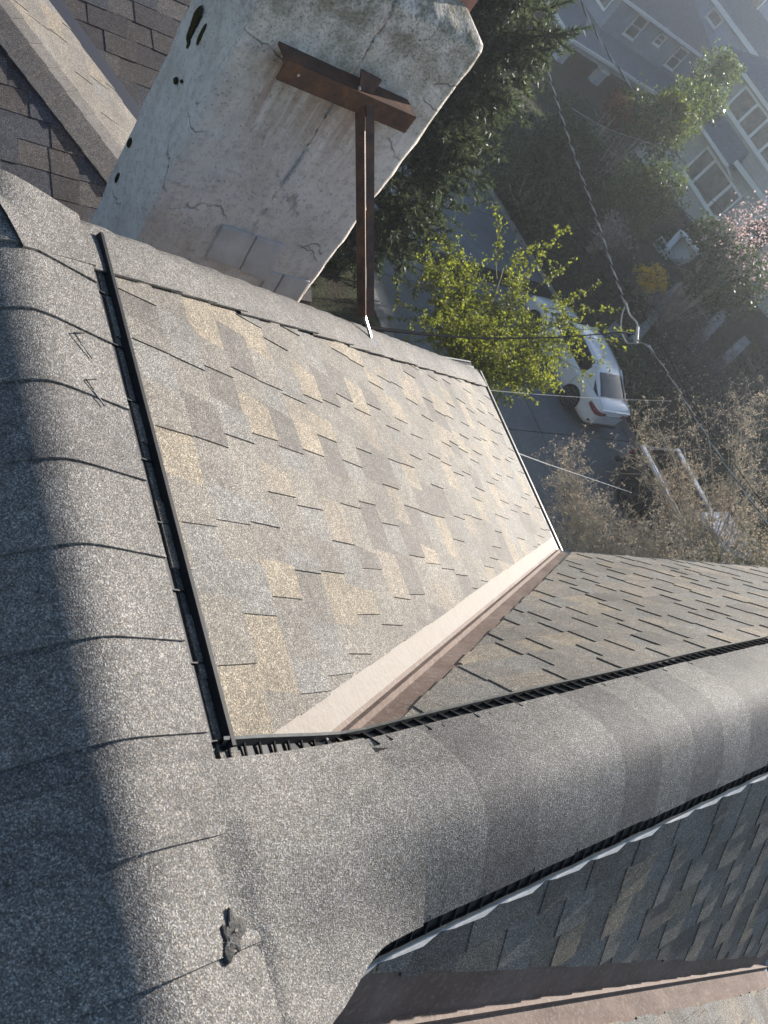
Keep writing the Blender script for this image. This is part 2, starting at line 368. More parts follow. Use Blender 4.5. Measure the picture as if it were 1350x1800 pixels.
class Slope:
    """roof plane: u runs down the slope, v along it, h out of it (metres)"""
    def __init__(s, O, U, Vv, parent, name):
        s.O, s.U, s.V = Vector(O), Vector(U).normalized(), Vector(Vv).normalized()
        s.Nn = s.U.cross(s.V)
        if s.Nn.z < 0: s.Nn = -s.Nn
        s.flip = s.U.cross(s.V).dot(s.Nn) < 0
        s.parent = parent; s.name = name
    def p(s, u, v, h=0): return s.O + s.U*u + s.V*v + s.Nn*h
    def deck(s, poly, mat, thick=.03):
        m = MB(); pl = poly if not s.flip else poly[::-1]
        m.prism([s.p(u, v, -thick) for u, v in pl], [s.p(u, v, 0) for u, v in pl], mat)
        s.o = m.build(s.name, s.parent)
        return s.o
    def shingles(s, planes, u0, u1, v0, v1, expo, pal, wts, limit=300, seed=1, wmin=.065, wmax=.185, lift=(.004, .0085), raised=.0034, jit=0.0, edge_rag=None):
        r = random.Random(seed); pieces = []
        keys = list(pal); n = int((u1-u0)/expo)+1
        for k in range(n):
            a = u0 + k*expo; b = a+expo; v = v0 - r.uniform(0, .25); up = r.random() < .5
            last = None
            while v < v1:
                w = r.uniform(wmin, wmax)*(1.15 if not up else .95)
                sk = r.uniform(.004, .016) if up else -r.uniform(0, .004)
                g = .0 if up else .012
                poly = [(a-.012, v-g-sk*.6), (b+r.uniform(-.0025, .0025)-(0 if up else .003), v-g+sk*.4), (b+r.uniform(-.0025, .0025)-(0 if up else .003), v+w+g-sk*.4), (a-.012, v+w+g+sk*.6)]
                for (A, B, Cc) in planes:
                    c2 = Cc + (r.uniform(-1, 1)*edge_rag if edge_rag else 0)
                    poly = clip(poly, A, B, c2)
                    if len(poly) < 3: break
                if len(poly) >= 3 and area(poly) > .00004:
                    kk = r.choices(keys, wts)[0]
                    if kk == last: kk = r.choices(keys, wts)[0]
                    last = kk; hj = r.uniform(0, .0012)
                    hf = lambda u, a=a, up=up, hj=hj: lift[0] + (lift[1]-lift[0])*(u-a)/expo + (raised+hj if up else 0)
                    pl = poly if not s.flip else poly[::-1]
                    bot = [s.p(u, vv, -.001) for u, vv in pl]; top = [s.p(u, vv, hf(u)) for u, vv in pl]
                    c = sum(top, Vector((0,0,0)))/len(top)
                    pieces.append(((c-CAM).length/max(.02, area(poly))**.5, bot, top, pal[kk]))
                v += w; up = not up
        pieces.sort(key=lambda q: q[0])
        for _, bot, top, mat in pieces[:limit]:
            m = MB(); m.prism(bot, top, mat); m.build('shingle', s.o)
        if len(pieces) > limit:
            m = MB()
            for _, bot, top, mat in pieces[limit:]: m.prism(bot, top, mat)
            m.build('shingle_field', s.o, kind='stuff')
        return len(pieces)
W1 = [5, 2.2, 2.4, 1.7, 4, 1.6]
c1, c2 = math.cos(P1), math.cos(P2)
# ---- east slope of the long ridge (between ridge, hip and valley)
s1 = Slope((0,0,0), (math.cos(P1), 0, -math.sin(P1)), (0,1,0), HOUSE, 'roof_slope')
def uv1(x, y): return (x*S/c1, y*S)
s1.deck([uv1(.11,.11*SL), uv1(D+.015, E_+.005), uv1(D+.015, E_+L+.005), uv1(.11, L+.11*SL)], DECK)
# constraints in (u,v): v >= SL*x*S + off ; x = u*c1/S
kx = SL*c1
s1.shingles([(-1,0,-.165*S/c1), (kx, -1, -.080*S), (-kx, 1, (L-.100)*S), (1,0,(D+.012)*S/c1)], .11*S/c1, (D+.02)*S/c1, .05*S, (L+E_)*S, .143, SH, W1, 300, 3, edge_rag=.0035)
# ---- steep north-facing slope of the side ridge
s2 = Slope((0,0,0), (0, math.cos(P2), -math.sin(P2)), (1,0,0), HOUSE, 'roof_slope')
def uv2(x, y): return (y*S/c2, x*S)
XE = 5.2
s2.deck([uv2(.12/SL,.12), uv2(XE-.25, .12), uv2(D+.01, E_)], DECK)
ky = c2/SL          # x = y/SL on the valley
# prow edge from E (D,E_) to (3.756,.603): direction
ex, ey = 3.756-D, .603-E_
s2.shingles([(-1,0,-.165*S/c2), (ky, -1, -(.045/SL)*S), (ex*c2, -ey, (ex*E_-ey*D)*S+.012*S)], .10*S/c2, E_*S/c2, .2*S, XE*S, .143, SH, [6, 1.2, 3, 1, 6, 2], 300, 5, edge_rag=.006)
# ---- steep south-facing slope of the side ridge (in shade)
s3 = Slope((0,0,0), (0, -math.cos(P2), -math.sin(P2)), (1,0,0), HOUSE, 'roof_slope')
def uv3(x, y): return (-y*S/c2, x*S)
A5, B5 = -.152, -.263              # lower valley line y = A5 + B5*x
s3.deck([uv3(.10,-.13), uv3(.10, A5+B5*.10), uv3(2.72, A5+B5*2.72), uv3(XE-.25, -.13)], DECK)
# keep  y >= -.071-.28x   ->  (-y) <= .071+.28x
s3.shingles([(-1,0,-.165*S/c2), (c2, -.28, .071*S), ((XE-2.66)*c2, .80, (2.66*.80+.80*(XE-2.66))*S)], .10*S/c2, 1.0*S/c2, .2*S, XE*S, .143, SH, [6, .8, 3.5, 3, 3, .8], 300, 8, edge_rag=.006)
# ---- lower east slope, beyond the second valley
P5 = math.atan(-T2*B5)
s5 = Slope((0, 0, T2*A5*S), (math.cos(P5), 0, -math.sin(P5)), (0,1,0), HOUSE, 'roof_slope')
c5 = math.cos(P5)
def uv5(x, y): return (x*S/c5, y*S)
s5.deck([uv5(.10, A5+B5*.1), uv5(.10, -3.2), uv5(2.72, -3.2), uv5(2.72, A5+B5*2.72)], DECK)
s5.shingles([(-B5*c5, 1, (A5-.075)*S), (1, 0, 2.72*S/c5)], .3*S/c5, 2.72*S/c5, -2.2*S, A5*S, .143, SH, W1, 300, 12, edge_rag=.006)
# ---- west slope and hip end (turned away from the view)
sw = Slope((0,0,0), (-math.cos(P1), 0, -math.sin(P1)), (0,1,0), HOUSE, 'roof_slope')
sw.deck([(.12*S, -3.2*S), (.12*S, L*S), (D*S/c1, (L+E_)*S), (D*S/c1, -3.2*S)], CAPM2)
sn = Slope((0, L*S, 0), (0, math.cos(P2), -math.sin(P2)), (1,0,0), HOUSE, 'roof_slope')
vn = .10*c2*D/E_ - .01; sn.deck([(.10*S, -vn*S), (E_*S/c2, -D*S), (E_*S/c2, (D-.01)*S), (.10*S, vn*S)], CAPM2)
# ---- walls below the eaves
WALL = m_siding('house_wall_siding', (.30,.29,.27), .15)
m = MB(); x0, x1, y0, y1 = -(D-.2)*S, (D-.2)*S, -3.0*S, (L+E_-.2)*S
m.box((x0, y0, -9.3), (x1, y1, -H*S-.05), WALL); m.build('wall', HOUSE)
m = MB(); m.box((x1+.003, -.45*S, -9.3), (4.1*S, .42*S, -.75*S), WALL); m.build('wall', HOUSE)

# ---- ridge cap shingles
def cap_profile(tn, w, r, x):
    return -tn*math.sqrt(x*x+r*r) + tn*(math.sqrt(w*w+r*r)-w)
def cap_piece(center, along, across, tn, w, r, ln, mat, parent, lift0, lift1, jitter=0, name='ridge_cap', wob=0):
    """one bent cap shingle: laid from center along 'along' for ln (survey units); lift1 at the exposed butt end (far end)"""
    m = MB(); na = 16; A, B = Vector(along), Vector(across); nl = 5
    def pt(i, j, dz=0.0):
        tt = i/(nl-1); s_ = -1+2*j/(na-1); x = s_*w*(1+jitter*.4)
        q = Vector(center)+A*(ln*tt)+B*x
        wz = wob*math.sin(j*.9+ln*40+center[0]*9)*tt
        return (q + Vector((0,0, cap_profile(tn, w, r, x) + lift0+(lift1-lift0)*tt + dz + wz)))*S
    top = [[pt(i, j) for j in range(na)] for i in range(nl)]
    up = A.cross(B).z > 0
    m.grid(top, mat, flip=not up)
    bot = [[pt(i, j, -.0055) for j in range(na)] for i in range(nl)]
    m.grid(bot, mat, flip=up)
    e1 = [top[-1], bot[-1]]; m.grid(e1, mat, flip=not up)
    for j in (0, na-1):
        e = [[top[i][j] for i in range(nl)], [bot[i][j] for i in range(nl)]]; m.grid(e, mat, flip=(j == 0) != up)
    o = m.build(name, parent, smooth=True)
    return o
def sharp(o):
    try:
        o.data.set_sharp_from_angle(angle=math.radians(50))
    except Exception: pass
    return o
CW = .150
# long ridge (A): exposed butt ends face south (towards the viewer)
ya = .188 - .1336*4
kk = 0
while ya < L-.10:
    mat = (CAPM, CAPM2)[kk % 2] if rnd.random() < .6 else CAPM
    ln = .1336+.03
    sharp(cap_piece((0, ya+ln, .012), (0,-1,0), (1,0,0), T1, CW+rnd.uniform(-.002,.002), .028, ln, mat, HOUSE, .000, .0055, wob=.0006))
    ya += .1336; kk += 1
# side ridge (B): exposed ends face east
xb = .4841; kk = 0
while xb < XE-.1:
    mat = rnd.choice([c for c in CAPS if c is not (lastc if kk else None)]); lastc = mat
    ln = .1377+.03
    sharp(cap_piece((xb-.03, 0, .012), (1,0,0), (0,1,0), T2, CW+rnd.uniform(-.003,.003), .11, ln, mat, HOUSE, .001, .0085, wob=.0008))
    xb += .1377; kk += 1
# saddle piece where the two ridges meet
def zA(x): return cap_profile(T1, CW, .028, x)
def zB(y): return cap_profile(T2, CW, .11, y)
def smax(a, b, k=.03):
    h = max(0, min(1, .5+.5*(a-b)/k)); return b+(a-b)*h+k*h*(1-h)
m = MB(); nx, ny = 48, 70; rows = []
def sst(a): a = max(0, min(1, a)); return a*a*(3-2*a)
for j in range(ny):
    row = []
    for i in range(nx):
        x = -.150 + (.4841+.15)*i/(nx-1); ymin = -.152 - .05*sst((.40-x)/.16) - .14*sst((.25-x)/.12)
        y = ymin + (.150-ymin)*j/(ny-1)
        z = smax(zA(x), zB(y), .012+.10*sst(x/.16))+.0165
        fx = sst((.17-x)/.04); z -= fx*(.006*sst((.058+x*.10-y)/.006) + .006*sst((-.082+x*.15-y)/.006))
        z += .0010*math.sin(x*31+y*17)+.0008*math.sin(y*43-x*11)
        row.append(Vector((x, y, z))*S)
    rows.append(row)
top = rows; bot = [[p-Vector((0,0,.010)) for p in r_] for r_ in rows]
m.grid(top, CAPM); m.grid(bot, CAPM, flip=True)
m.grid([top[0], bot[0]], CAPM, flip=True); m.grid([top[-1], bot[-1]], CAPM)
m.grid([[r_[-1] for r_ in top], [r_[-1] for r_ in bot]], CAPM, flip=True); m.grid([[r_[0] for r_ in top], [r_[0] for r_ in bot]], CAPM)
sharp(m.build('ridge_cap', HOUSE, smooth=True))
# hip caps down to the corner (C)
hd = Vector((D, E_, -H)); hl = hd.length; hdn = hd/hl
# cross-slope frame for the hip: normals of the two planes
n1 = Vector((math.sin(P1), 0, math.cos(P1))); n2 = Vector((0, math.sin(P2), math.cos(P2)))
a1 = hdn.cross(n1); a1 = a1 if a1.dot(Vector((0,-1,0))) > 0 else -a1; a1.normalize()      # within the east slope, away from the hip
a2 = hdn.cross(n2); a2 = a2 if a2.dot(Vector((0,1,0))) > 0 else -a2; a2.normalize()
nm = (n1+n2).normalized()
kh = -a1.dot(nm)
def hip_pt(t, s_, lift, w=.118, r=.045):
    # two half-planes meeting at a rounded fold
    f = .5+.5*s_/math.sqrt(s_*s_+r*r)
    q = Vector((0, L, 0))+hdn*t + (a2*max(s_, 0) + a1*max(-s_, 0)) - nm*kh*(math.sqrt(s_*s_+r*r)-abs(s_))
    n = (n1*(1-f)+n2*f).normalized()
    return (q+n*lift)*S
t = -.03; kk = 0
while t < hl-.02:
    ex_ = .1336; ln = ex_+.03; m = MB(); na = 15; nl = 4
    w = .118+rnd.uniform(-.004, .004); bend = rnd.uniform(-.002, .003)
    def pp(i, j, dz=0):
        tt = i/(nl-1); return hip_pt(min(t+ln*tt, hl+.008), -w+2*w*j/(na-1), .016+.006*tt+dz+bend*abs(-1+2*j/(na-1)))
    top = [[pp(i, j) for j in range(na)] for i in range(nl)]; bot = [[pp(i, j, -.005) for j in range(na)] for i in range(nl)]
    mat = CAPM if rnd.random() < .7 else CAPM2
    m.grid(top, mat); m.grid(bot, mat, flip=True); m.grid([top[-1], bot[-1]], mat)
    for j in (0, na-1): m.grid([[top[i][j] for i in range(nl)], [bot[i][j] for i in range(nl)]], mat, flip=(j == 0))
    sharp(m.build('hip_cap', HOUSE, smooth=True)); t += ex_; kk += 1

# ---- ridge vents: slotted black plastic with an outer baffle, beside the caps
def vent(a, b, out, nrm, name='ridge_vent', sag=None, rib=.033, hi=.013, wide=.042, lip=None, rh=.0075, lift=None):
    """a,b: inner edge in survey units; out: unit vector pointing down the slope; nrm: slope normal"""
    a, b, out, nrm = Vector(a), Vector(b), Vector(out), Vector(nrm); d = (b-a); ln = d.length; d.normalize()
    m = MB(); n = max(2, int(ln/.07))
    def P(t, o_, h): 
        q = a+d*t + out*(o_ + (sag(t) if sag else 0)) + nrm*h
        if lift: q = q + Vector((0, 0, lift(q)))
        return q*S
    ts = [ln*i/n for i in range(n+1)]
    prof = [(-.035, .004), (wide-.006, .004), (wide-.006, hi), (wide, hi+.001), (wide+.004, hi-.001), (wide+.004, .002)]
    up = d.cross(out).dot(nrm) > 0
    for k in range(len(prof)-1):
        m.grid([[P(t, *prof[k]) for t in ts], [P(t, *prof[k+1]) for t in ts]], (lip or LIP) if k in (2, 3) else PLASTIC, flip=up)
    root = m.build(name, HOUSE)
    k = .012
    while k < ln:
        q = MB(); a_, b_ = P(k, -.02, rh-.0015), P(k, wide-.006, rh)
        q.bar(a_, b_, .0022*S, .006*S, PLASTIC, nrm); q.build('rib', root)
        k += rib
    return root
U1 = Vector((math.cos(P1), 0, -math.sin(P1))); U2 = Vector((0, math.cos(P2), -math.sin(P2))); U3 = Vector((0, -math.cos(P2), -math.sin(P2)))
N1, N2, N3 = n1, n2, Vector((0, -math.sin(P2), math.cos(P2)))
vent((CW-.004, .165, -(CW-.004)*T1), (CW-.004, 1.128, -(CW-.004)*T1), U1, N1, hi=.021, wide=.040, lip=PLASTIC, rib=.115, rh=.006)
sg = lambda t: -.012*math.exp(-((t-.25)/.16)**2) + .002*math.sin(t*9)
vent((.172, CW-.004, -(CW-.004)*T2), (XE-.2, CW-.004, -(CW-.004)*T2), U2, N2, sag=sg, wide=.036, lift=lambda q: max(0.0, T2*q.y-T1*q.x)+.004*math.exp(-((q.x-.4)/.12)**2))
sg3 = lambda t: .05*math.exp(-(t/.12)**2) + .0022*math.sin(t*45.6)
vent((.205, -(CW-.002), -(CW-.002)*T2), (XE-.2, -(CW-.002), -(CW-.002)*T2), U3, N3, sag=sg3, wide=.026, hi=.010)
# lifted baffle strips, sun glint put into their pale colour, one per cap
xb = .27
while xb < XE-.3:
    m = MB(); q = []; jw = rnd.uniform(.75, 1.25); jo = rnd.uniform(-.0015, .0015); jl = rnd.uniform(.145, .165)
    for a_, o_, h_ in ((-.008, .030, .006), (.3*jl, .027, .006), (.8*jl, .028, .006), (jl, .032, .010), (.72*jl, .028+.0085*jw, .015), (.25*jl, .028+.0075*jw, .014)):
        q.append(Vector((xb+a_, -(CW-.002), -(CW-.002)*T2)) + U3*(o_+jo+sg3(xb+a_-.205)) + N3*h_)
    m.prism([(p-N3*.003)*S for p in q], [p*S for p in q], LIPL); o = m.build('baffle', HOUSE)
    if o.data.polygons[1].normal.dot(N3) < 0: o.data.flip_normals()
    xb += .1377

# ---- valley flashings
def flashing(p0, p1, sideA, sideB, nA, nB, wA, wB, rib=.016, pale=None):
    """W-valley: rib along p0-p1, a wing on each slope"""
    p0, p1 = Vector(p0), Vector(p1); n = 24; m = MB(); ln = (p1-p0).length
    rows = []
    for i in range(n+1):
        t = i/n; q = p0.lerp(p1, t); nn = (nA+nB).normalized(); wob = .0004*math.sin(i*1.9)+.0003*math.sin(i*.7)
        a_, b_ = wA(t), wB(t)
        rows.append([(q+sideA*a_+nA*(.0010+wob))*S, (q+sideA*a_*.5+nA*(.0010-wob))*S, (q+sideA*.022+nA*.0012)*S, (q+sideA*.012+nA*.0012)*S, (q+nn*rib)*S, (q+sideB*.012+nB*.0012)*S, (q+sideB*.022+nB*.0012)*S, (q+sideB*b_*.5+nB*(.0010+wob))*S, (q+sideB*b_+nB*(.0010-wob))*S])
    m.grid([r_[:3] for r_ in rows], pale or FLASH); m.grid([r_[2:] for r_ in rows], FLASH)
    o = m.build('valley_flashing', HOUSE)
    if sum((p.normal.z for p in o.data.polygons)) < 0: o.data.flip_normals()
    return o
vd = Vector((D, E_, -H)).normalized()
sA = vd.cross(N1); sA = sA if sA.y > 0 else -sA; sB = vd.cross(N2); sB = sB if sB.y < 0 else -sB
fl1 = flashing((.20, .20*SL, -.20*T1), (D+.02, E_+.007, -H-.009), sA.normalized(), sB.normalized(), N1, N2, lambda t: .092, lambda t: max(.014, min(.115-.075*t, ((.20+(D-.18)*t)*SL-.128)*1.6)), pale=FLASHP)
vd2 = Vector((1, B5, T2*B5)).normalized(); N5 = Vector((math.sin(P5), 0, math.cos(P5)))
sC = vd2.cross(N3); sC = sC if sC.y > 0 else -sC; sD = vd2.cross(N5); sD = sD if sD.y < 0 else -sD
p0 = Vector((.16, A5+B5*.16, T2*(A5+B5*.16))); p1 = Vector((2.73, A5+B5*2.73, T2*(A5+B5*2.73)))
flashing(p0, p1, sC.normalized(), sD.normalized(), N3, N5, lambda t: .13, lambda t: .085)
# little fastening clip left in the valley
m = MB(); q = Vector((.405, .405*SL+.012, -.405*T1+.008)); m.bar((q+Vector((-.012,-.006,0)))*S, (q+Vector((.016,.012,.002)))*S, .006, .006, STEEL); m.bar((q+Vector((0,.008,.002)))*S, (q+Vector((.012,-.008,.006)))*S, .005, .006, RUST)
tag(m.build('clip'), 'small loose metal clip lying in the brown valley near the ridge junction', 'clip')
# ---- drip edge and gutter along the eave of the east slope, and on the other free edges
def edge_trim(a, b, out, name, gut=True):
    a, b, out = Vector(a)*S, Vector(b)*S, Vector(out)
    m = MB(); m.bar(a+out*.012+V(0,0,-.006), b+out*.012+V(0,0,-.006), .03, .008, DRIP); m.build('drip_edge', HOUSE)
    if not gut: return
    m = MB(); m.bar(a+out*.045+V(0,0,-.055), b+out*.045+V(0,0,-.055), .045, .085, DARKMETAL); m.bar(a+out*.072+V(0,0,-.012), b+out*.072+V(0,0,-.012), .012, .012, DRIP); m.build(name, HOUSE)
edge_trim((D, E_-.0, -H), (D, E_+L, -H), (1,0,0), 'gutter')
edge_trim((D, E_+L, -H), (D-.35, E_+L, -H+.0), (0,1,0), 'gutter')
edge_trim((D+.02, E_-.01, -H), (XE, .03, -.04), (.4,.9,0), 'rake_trim', False)
edge_trim((2.72, A5+B5*2.72, T2*(A5+B5*2.72)), (XE, -.03, -.04), (.4,-.9,0), 'rake_trim', False)
edge_trim((2.72, -3.2, T2*A5-2.72*math.tan(P5)), (2.72, A5+B5*2.72, T2*(A5+B5*2.72)), (1,0,0), 'gutter')
# torn bits of shingle standing up on the ridge junction
def surf(x, y): return smax(zA(x), zB(y), .012+.10*sst(x/.16))+.0165
TB = thing('torn_patch', 'dark torn tar patch with ragged shingle bits on the ridge junction nearest the camera', 'debris', tuple(Vector((.115, -.055, surf(.115, -.055)))*S))
r2 = random.Random(4); cx, cy = .105, -.060
m = MB(); ring = []; nr = 26
for k in range(nr):
    a = 2*math.pi*k/nr; rr = .022*(1+.35*math.sin(2*a+.6)+.22*math.sin(5*a+1)+r2.uniform(-.12, .12)); ring.append((cx+rr*.75*math.cos(a), cy+rr*1.15*math.sin(a)))
top = [Vector((x, y, surf(x, y)+.0008))*S for x, y in ring]; inn = [Vector((cx+(x-cx)*.6, cy+(y-cy)*.6, surf(cx+(x-cx)*.6, cy+(y-cy)*.6)+.0018))*S for x, y in ring]; bot = [p-V(0,0,.006) for p in top]
m.grid([bot+bot[:1], top+top[:1], inn+inn[:1]], TAR, True); m.add(inn, [tuple(range(nr))], TAR); m.build('tar_smear', TB, smooth=True)
for i in range(6):
    m = MB(); a = r2.uniform(0, 6.28); rr = r2.uniform(.004, .022); x, y = cx+rr*math.cos(a), cy+rr*math.sin(a); h = r2.uniform(.001, .004)
    b = Vector((x, y, surf(x, y)+.003))*S; dx = Vector((r2.uniform(-1,1), r2.uniform(-1,1), 0)).normalized()*r2.uniform(.002, .005); tip = b+Vector((r2.uniform(-.012,.012), r2.uniform(-.012,.012), h*1.5))
    m.prism([b-dx, b+dx, b+dx*.3+Vector((dx.y, -dx.x, 0))*.5], [tip-dx*.2, tip+dx*.3, tip+Vector((dx.y, -dx.x, 0))*.3], CAPM if i % 4 else DRIP); m.build('shingle_shred', TB)
# two cracks in the long ridge cap, built as added bent strips
for (x, y), lb in (((.075, .83), 'upper of two thin L-shaped cracks, built as bent strips, on the long ridge cap'), ((.078, .74), 'lower of two thin L-shaped cracks, built as bent strips, on the long ridge cap')):
    def q(a, b, dz): return Vector((x+a, y+b, cap_profile(T1, CW, .028, x+a)+.0165+dz*.6))*S
    m = MB(); m.tube([q(.018, .018, .001), q(-.004, .006, .004), q(.0, 0, .004), q(.022, -.032, .001)], .0017, PLASTIC, 5)
    m.bar(q(.006, -.010, .004), q(.020, -.028, .003), .0012, .0012, STEEL)
    tag(m.build('crack_strip'), lb, 'clip')

# ------------------------------------------------------------------ chimney
from mathutils import noise as mnoise
CH = thing('chimney', 'tall weathered white stucco chimney with algae stains and terracotta flue', 'chimney', (1.55, 3.05, -2.4))
def fbm(p, s):
    return mnoise.noise(Vector(p)*s)*.6 + mnoise.noise(Vector(p)*s*2.7)*.3 + mnoise.noise(Vector(p)*s*6.1)*.15
def rough_box(x0, x1, y0, y1, z0, z1, mat, amp=.007, step=.028, rr=.02, xt=(0, 0), name='stack', parent=None):
    m = MB(); per = []
    nx, ny = int((x1-x0)/step), int((y1-y0)/step)
    for i in range(nx): per.append((x0+(x1-x0)*i/nx, y0, (0,-1)))
    for i in range(ny): per.append((x1, y0+(y1-y0)*i/ny, (1,0)))
    for i in range(nx): per.append((x1-(x1-x0)*i/nx, y1, (0,1)))
    for i in range(ny): per.append((x0, y1-(y1-y0)*i/ny, (-1,0)))
    nz = int((z1-z0)/step); rows = []; cx, cy = (x0+x1)/2, (y0+y1)/2
    for k in range(nz+1):
        z = z0+(z1-z0)*k/nz; row = []
        for (x, y, n) in per+per[:1]:
            q = Vector((x, y, z)); d = fbm(q, 3.0)*amp*1.4 + fbm(q+Vector((9,3,1)), 13)*amp*.55
            xx, yy = x+n[0]*d, y+n[1]*d
            ex = min(abs(x-x0), abs(x-x1)); ey = min(abs(y-y0), abs(y-y1)); e = max(ex, ey) if min(ex, ey) < 1e-6 else 1
            if e < rr:
                s_ = (rr-e)*.35*(1+.8*fbm(q, 9)); xx += s_*(1 if x < cx else -1)*(1 if ex < .03 else .3); yy += s_*(1 if y < cy else -1)*(1 if ey < .03 else .3)
            row.append(Vector((xx+xt[0]*(z-z0)/(z1-z0)*(1 if x > cx else 0), yy, z)))
        rows.append(row)
    m.grid(rows, mat); o = m.build(name, parent, smooth=True); return o, rows
CX0, CX1, CY0, CY1, CZ = 1.03, 2.085, 2.80, 3.29, .275
st, rows = rough_box(CX0, CX1, CY0, CY1, -3.0, CZ, STUCCO, .013, xt=(-.045, 0), parent=CH)
# crown: sloping mortar wash
m = MB(); top = rows[-1]; cx, cy = 1.62, 3.06; rings = [top]
for f, dz in ((.98, .022), (.86, .05), (.7, .085), (.5, .115)):
    rings.append([Vector((cx+(p.x-cx)*f, cy+(p.y-cy)*f, CZ+dz+fbm(p, 8)*.012)) for p in top])
m.grid(rings, STUCCO); m.add([p for p in rings[-1][:-1]], [tuple(range(len(rings[-1])-1))], STUCCO); m.build('crown', CH, smooth=True)
def flue(x0, x1, y0, y1, z0, z1):
    m = MB(); o = [(x0,y0),(x1,y0),(x1,y1),(x0,y1)]; t = .025; i_ = [(x0+t,y0+t),(x1-t,y0+t),(x1-t,y1-t),(x0+t,y1-t)]
    vs = [(x,y,z0) for x,y in o]+[(x,y,z1) for x,y in o]+[(x,y,z1) for x,y in i_]+[(x,y,z0) for x,y in i_]; fs = []
    for k in range(4):
        n = (k+1) % 4; fs += [(k,n,4+n,4+k), (4+k,4+n,8+n,8+k), (8+k,8+n,12+n,12+k)]
    m.add(vs, fs, TERRA); m.build('flue', CH)
flue(1.52, 1.93, 2.90, 3.20, .33, .62)
# cement repair patches near the foot of the south face
def wallpt(px, py, off): return on(px, py, 1, CY0-off)
for q in ([(391,393),(449,412),(418,471),(360,449)], [(451,413),(500,429),(467,493),(420,472)], [(474,474),(496,481),(478,512),(456,504)], [(499,481),(544,492),(522,528),(480,513)]):
    m = MB(); q = [wallpt(*p, 0) for p in q]
    m.prism([p+V(0,.02,0) for p in q], [p-V(0,.0145,0) for p in q], PATCH); o = m.build('cement_patch', CH)
    bv = o.modifiers.new('bevel', 'BEVEL'); bv.width = .006; bv.segments = 2
def blob(c, r, mat, name, parent, seed=0, squash=(1,1,1), n=10):
    m = MB(); rows = []
    for i in range(n+1):
        th = math.pi*i/n; row = []
        for j in range(n*2+1):
            ph = 2*math.pi*(j % (n*2))/(n*2); d = Vector((math.sin(th)*math.cos(ph), math.sin(th)*math.sin(ph), math.cos(th)))
            rr = r*(1+.45*fbm(d*1.7+Vector((seed, 0, 0)), 2.2)); row.append(Vector(c)+Vector((d.x*rr*squash[0], d.y*rr*squash[1], d.z*rr*squash[2])))
        rows.append(row)
    m.grid(rows, mat); return m.build(name, parent, smooth=True)
for k, (px, py, r, sq) in enumerate(((345, 32, .042, (.22,.7,1.3)), (336, 55, .03, (.25,.8,1.5)), (331, 78, .014, (.3,.8,1.4)), (354, 60, .022, (.25,.6,2.2)), (309, 142, .014, (.7,1,1)), (319, 143, .008, (.7,1,1)), (228, 251, .022, (.5,.8,1.2)), (206, 312, .016, (.5,.8,1.8)))):
    p = on(px, py, 0, CX0-.004); blob(p, r, MOSS, 'moss_clump', CH, k*3.1, sq, 8)
# ---- steel brace from the hip to the chimney
BR = thing('chimney_brace', 'rusty brown steel T-shaped brace between the hip and the chimney', 'brace', (1.9, 2.2, -.84))
xa, xb_ = 1.175, 1.845
m = MB(); zt = -.035; m.box((xa, CY0-.105, zt-.012), (xb_, CY0-.004, zt), RUST); m.build('crossbar_flange', BR)
m = MB(); m.box((xa, CY0-.117, zt-.085), (xb_, CY0-.1052, zt+.002), RUST); m.build('crossbar_web', BR)
tp = on(639, 176, 1, CY0-.09); bt = on(641, 556, 1, 2.20)
d = (bt-tp).normalized(); toc = (CAM-(tp+bt)/2); toc = (toc-d*toc.dot(d)).normalized(); sd_ = d.cross(toc).normalized()
if (sd_.dot(_r)) < 0: sd_ = -sd_
def plate(edge0, edge1, dirv, w, t, nm, mat=RUST):
    n = d.cross(dirv).normalized()*t; m = MB()
    m.prism([edge0, edge1, edge1+dirv*w, edge0+dirv*w], [edge0+n, edge1+n, edge1+dirv*w+n, edge0+dirv*w+n], mat); m.build(nm, BR)
eg0, eg1 = tp+toc*.02-sd_*-.004, bt+toc*.02-sd_*-.004
dl = (-sd_*.86-toc*.5).normalized(); dr = (sd_*.9-toc*.42).normalized()
plate(eg0, eg1, dl, .046, .006, 'strut_leg'); plate(eg0+dr*.0065, eg1+dr*.0065, dr, .036, .006, 'strut_leg')
m = MB(); g0 = tp+toc*.012; m.prism([g0+V(-.03,0,.0), g0+V(.02,0,.0), g0+V(.045,.03,.09), g0+V(-.05,.05,.085)], [g0+V(-.03,.012,.0), g0+V(.02,.012,.0), g0+V(.045,.042,.09), g0+V(-.05,.062,.085)], RUST); m.build('gusset', BR)
hp = hip_pt(1.56*1.0, -.02, .016)
foot = on(648, 598, 2, -.845)
m = MB(); m.bar(bt+V(0,0,-.0), foot+V(0,0,.02), .012, .012, STEEL); m.build('foot_bolt', BR)
m = MB(); m.bar(foot+V(-.02,.015,.012), foot+V(.02,-.04,.012), .03, .008, STEEL); m.build('foot_plate', BR)
for (px, py) in ((524, 131), (632, 155)):
    p = on(px, py, 1, CY0-.119); m = MB(); m.cyl(p, (0,1,0), .006, .012, STEEL, 10); m.build('bolt', BR)
p = on(700, 212, 1, CY0-.03); m = MB(); m.bar(p+V(0,0,.05), p+V(.004,-.012,-.02), .007, .007, STEEL); m.build('bolt', BR)

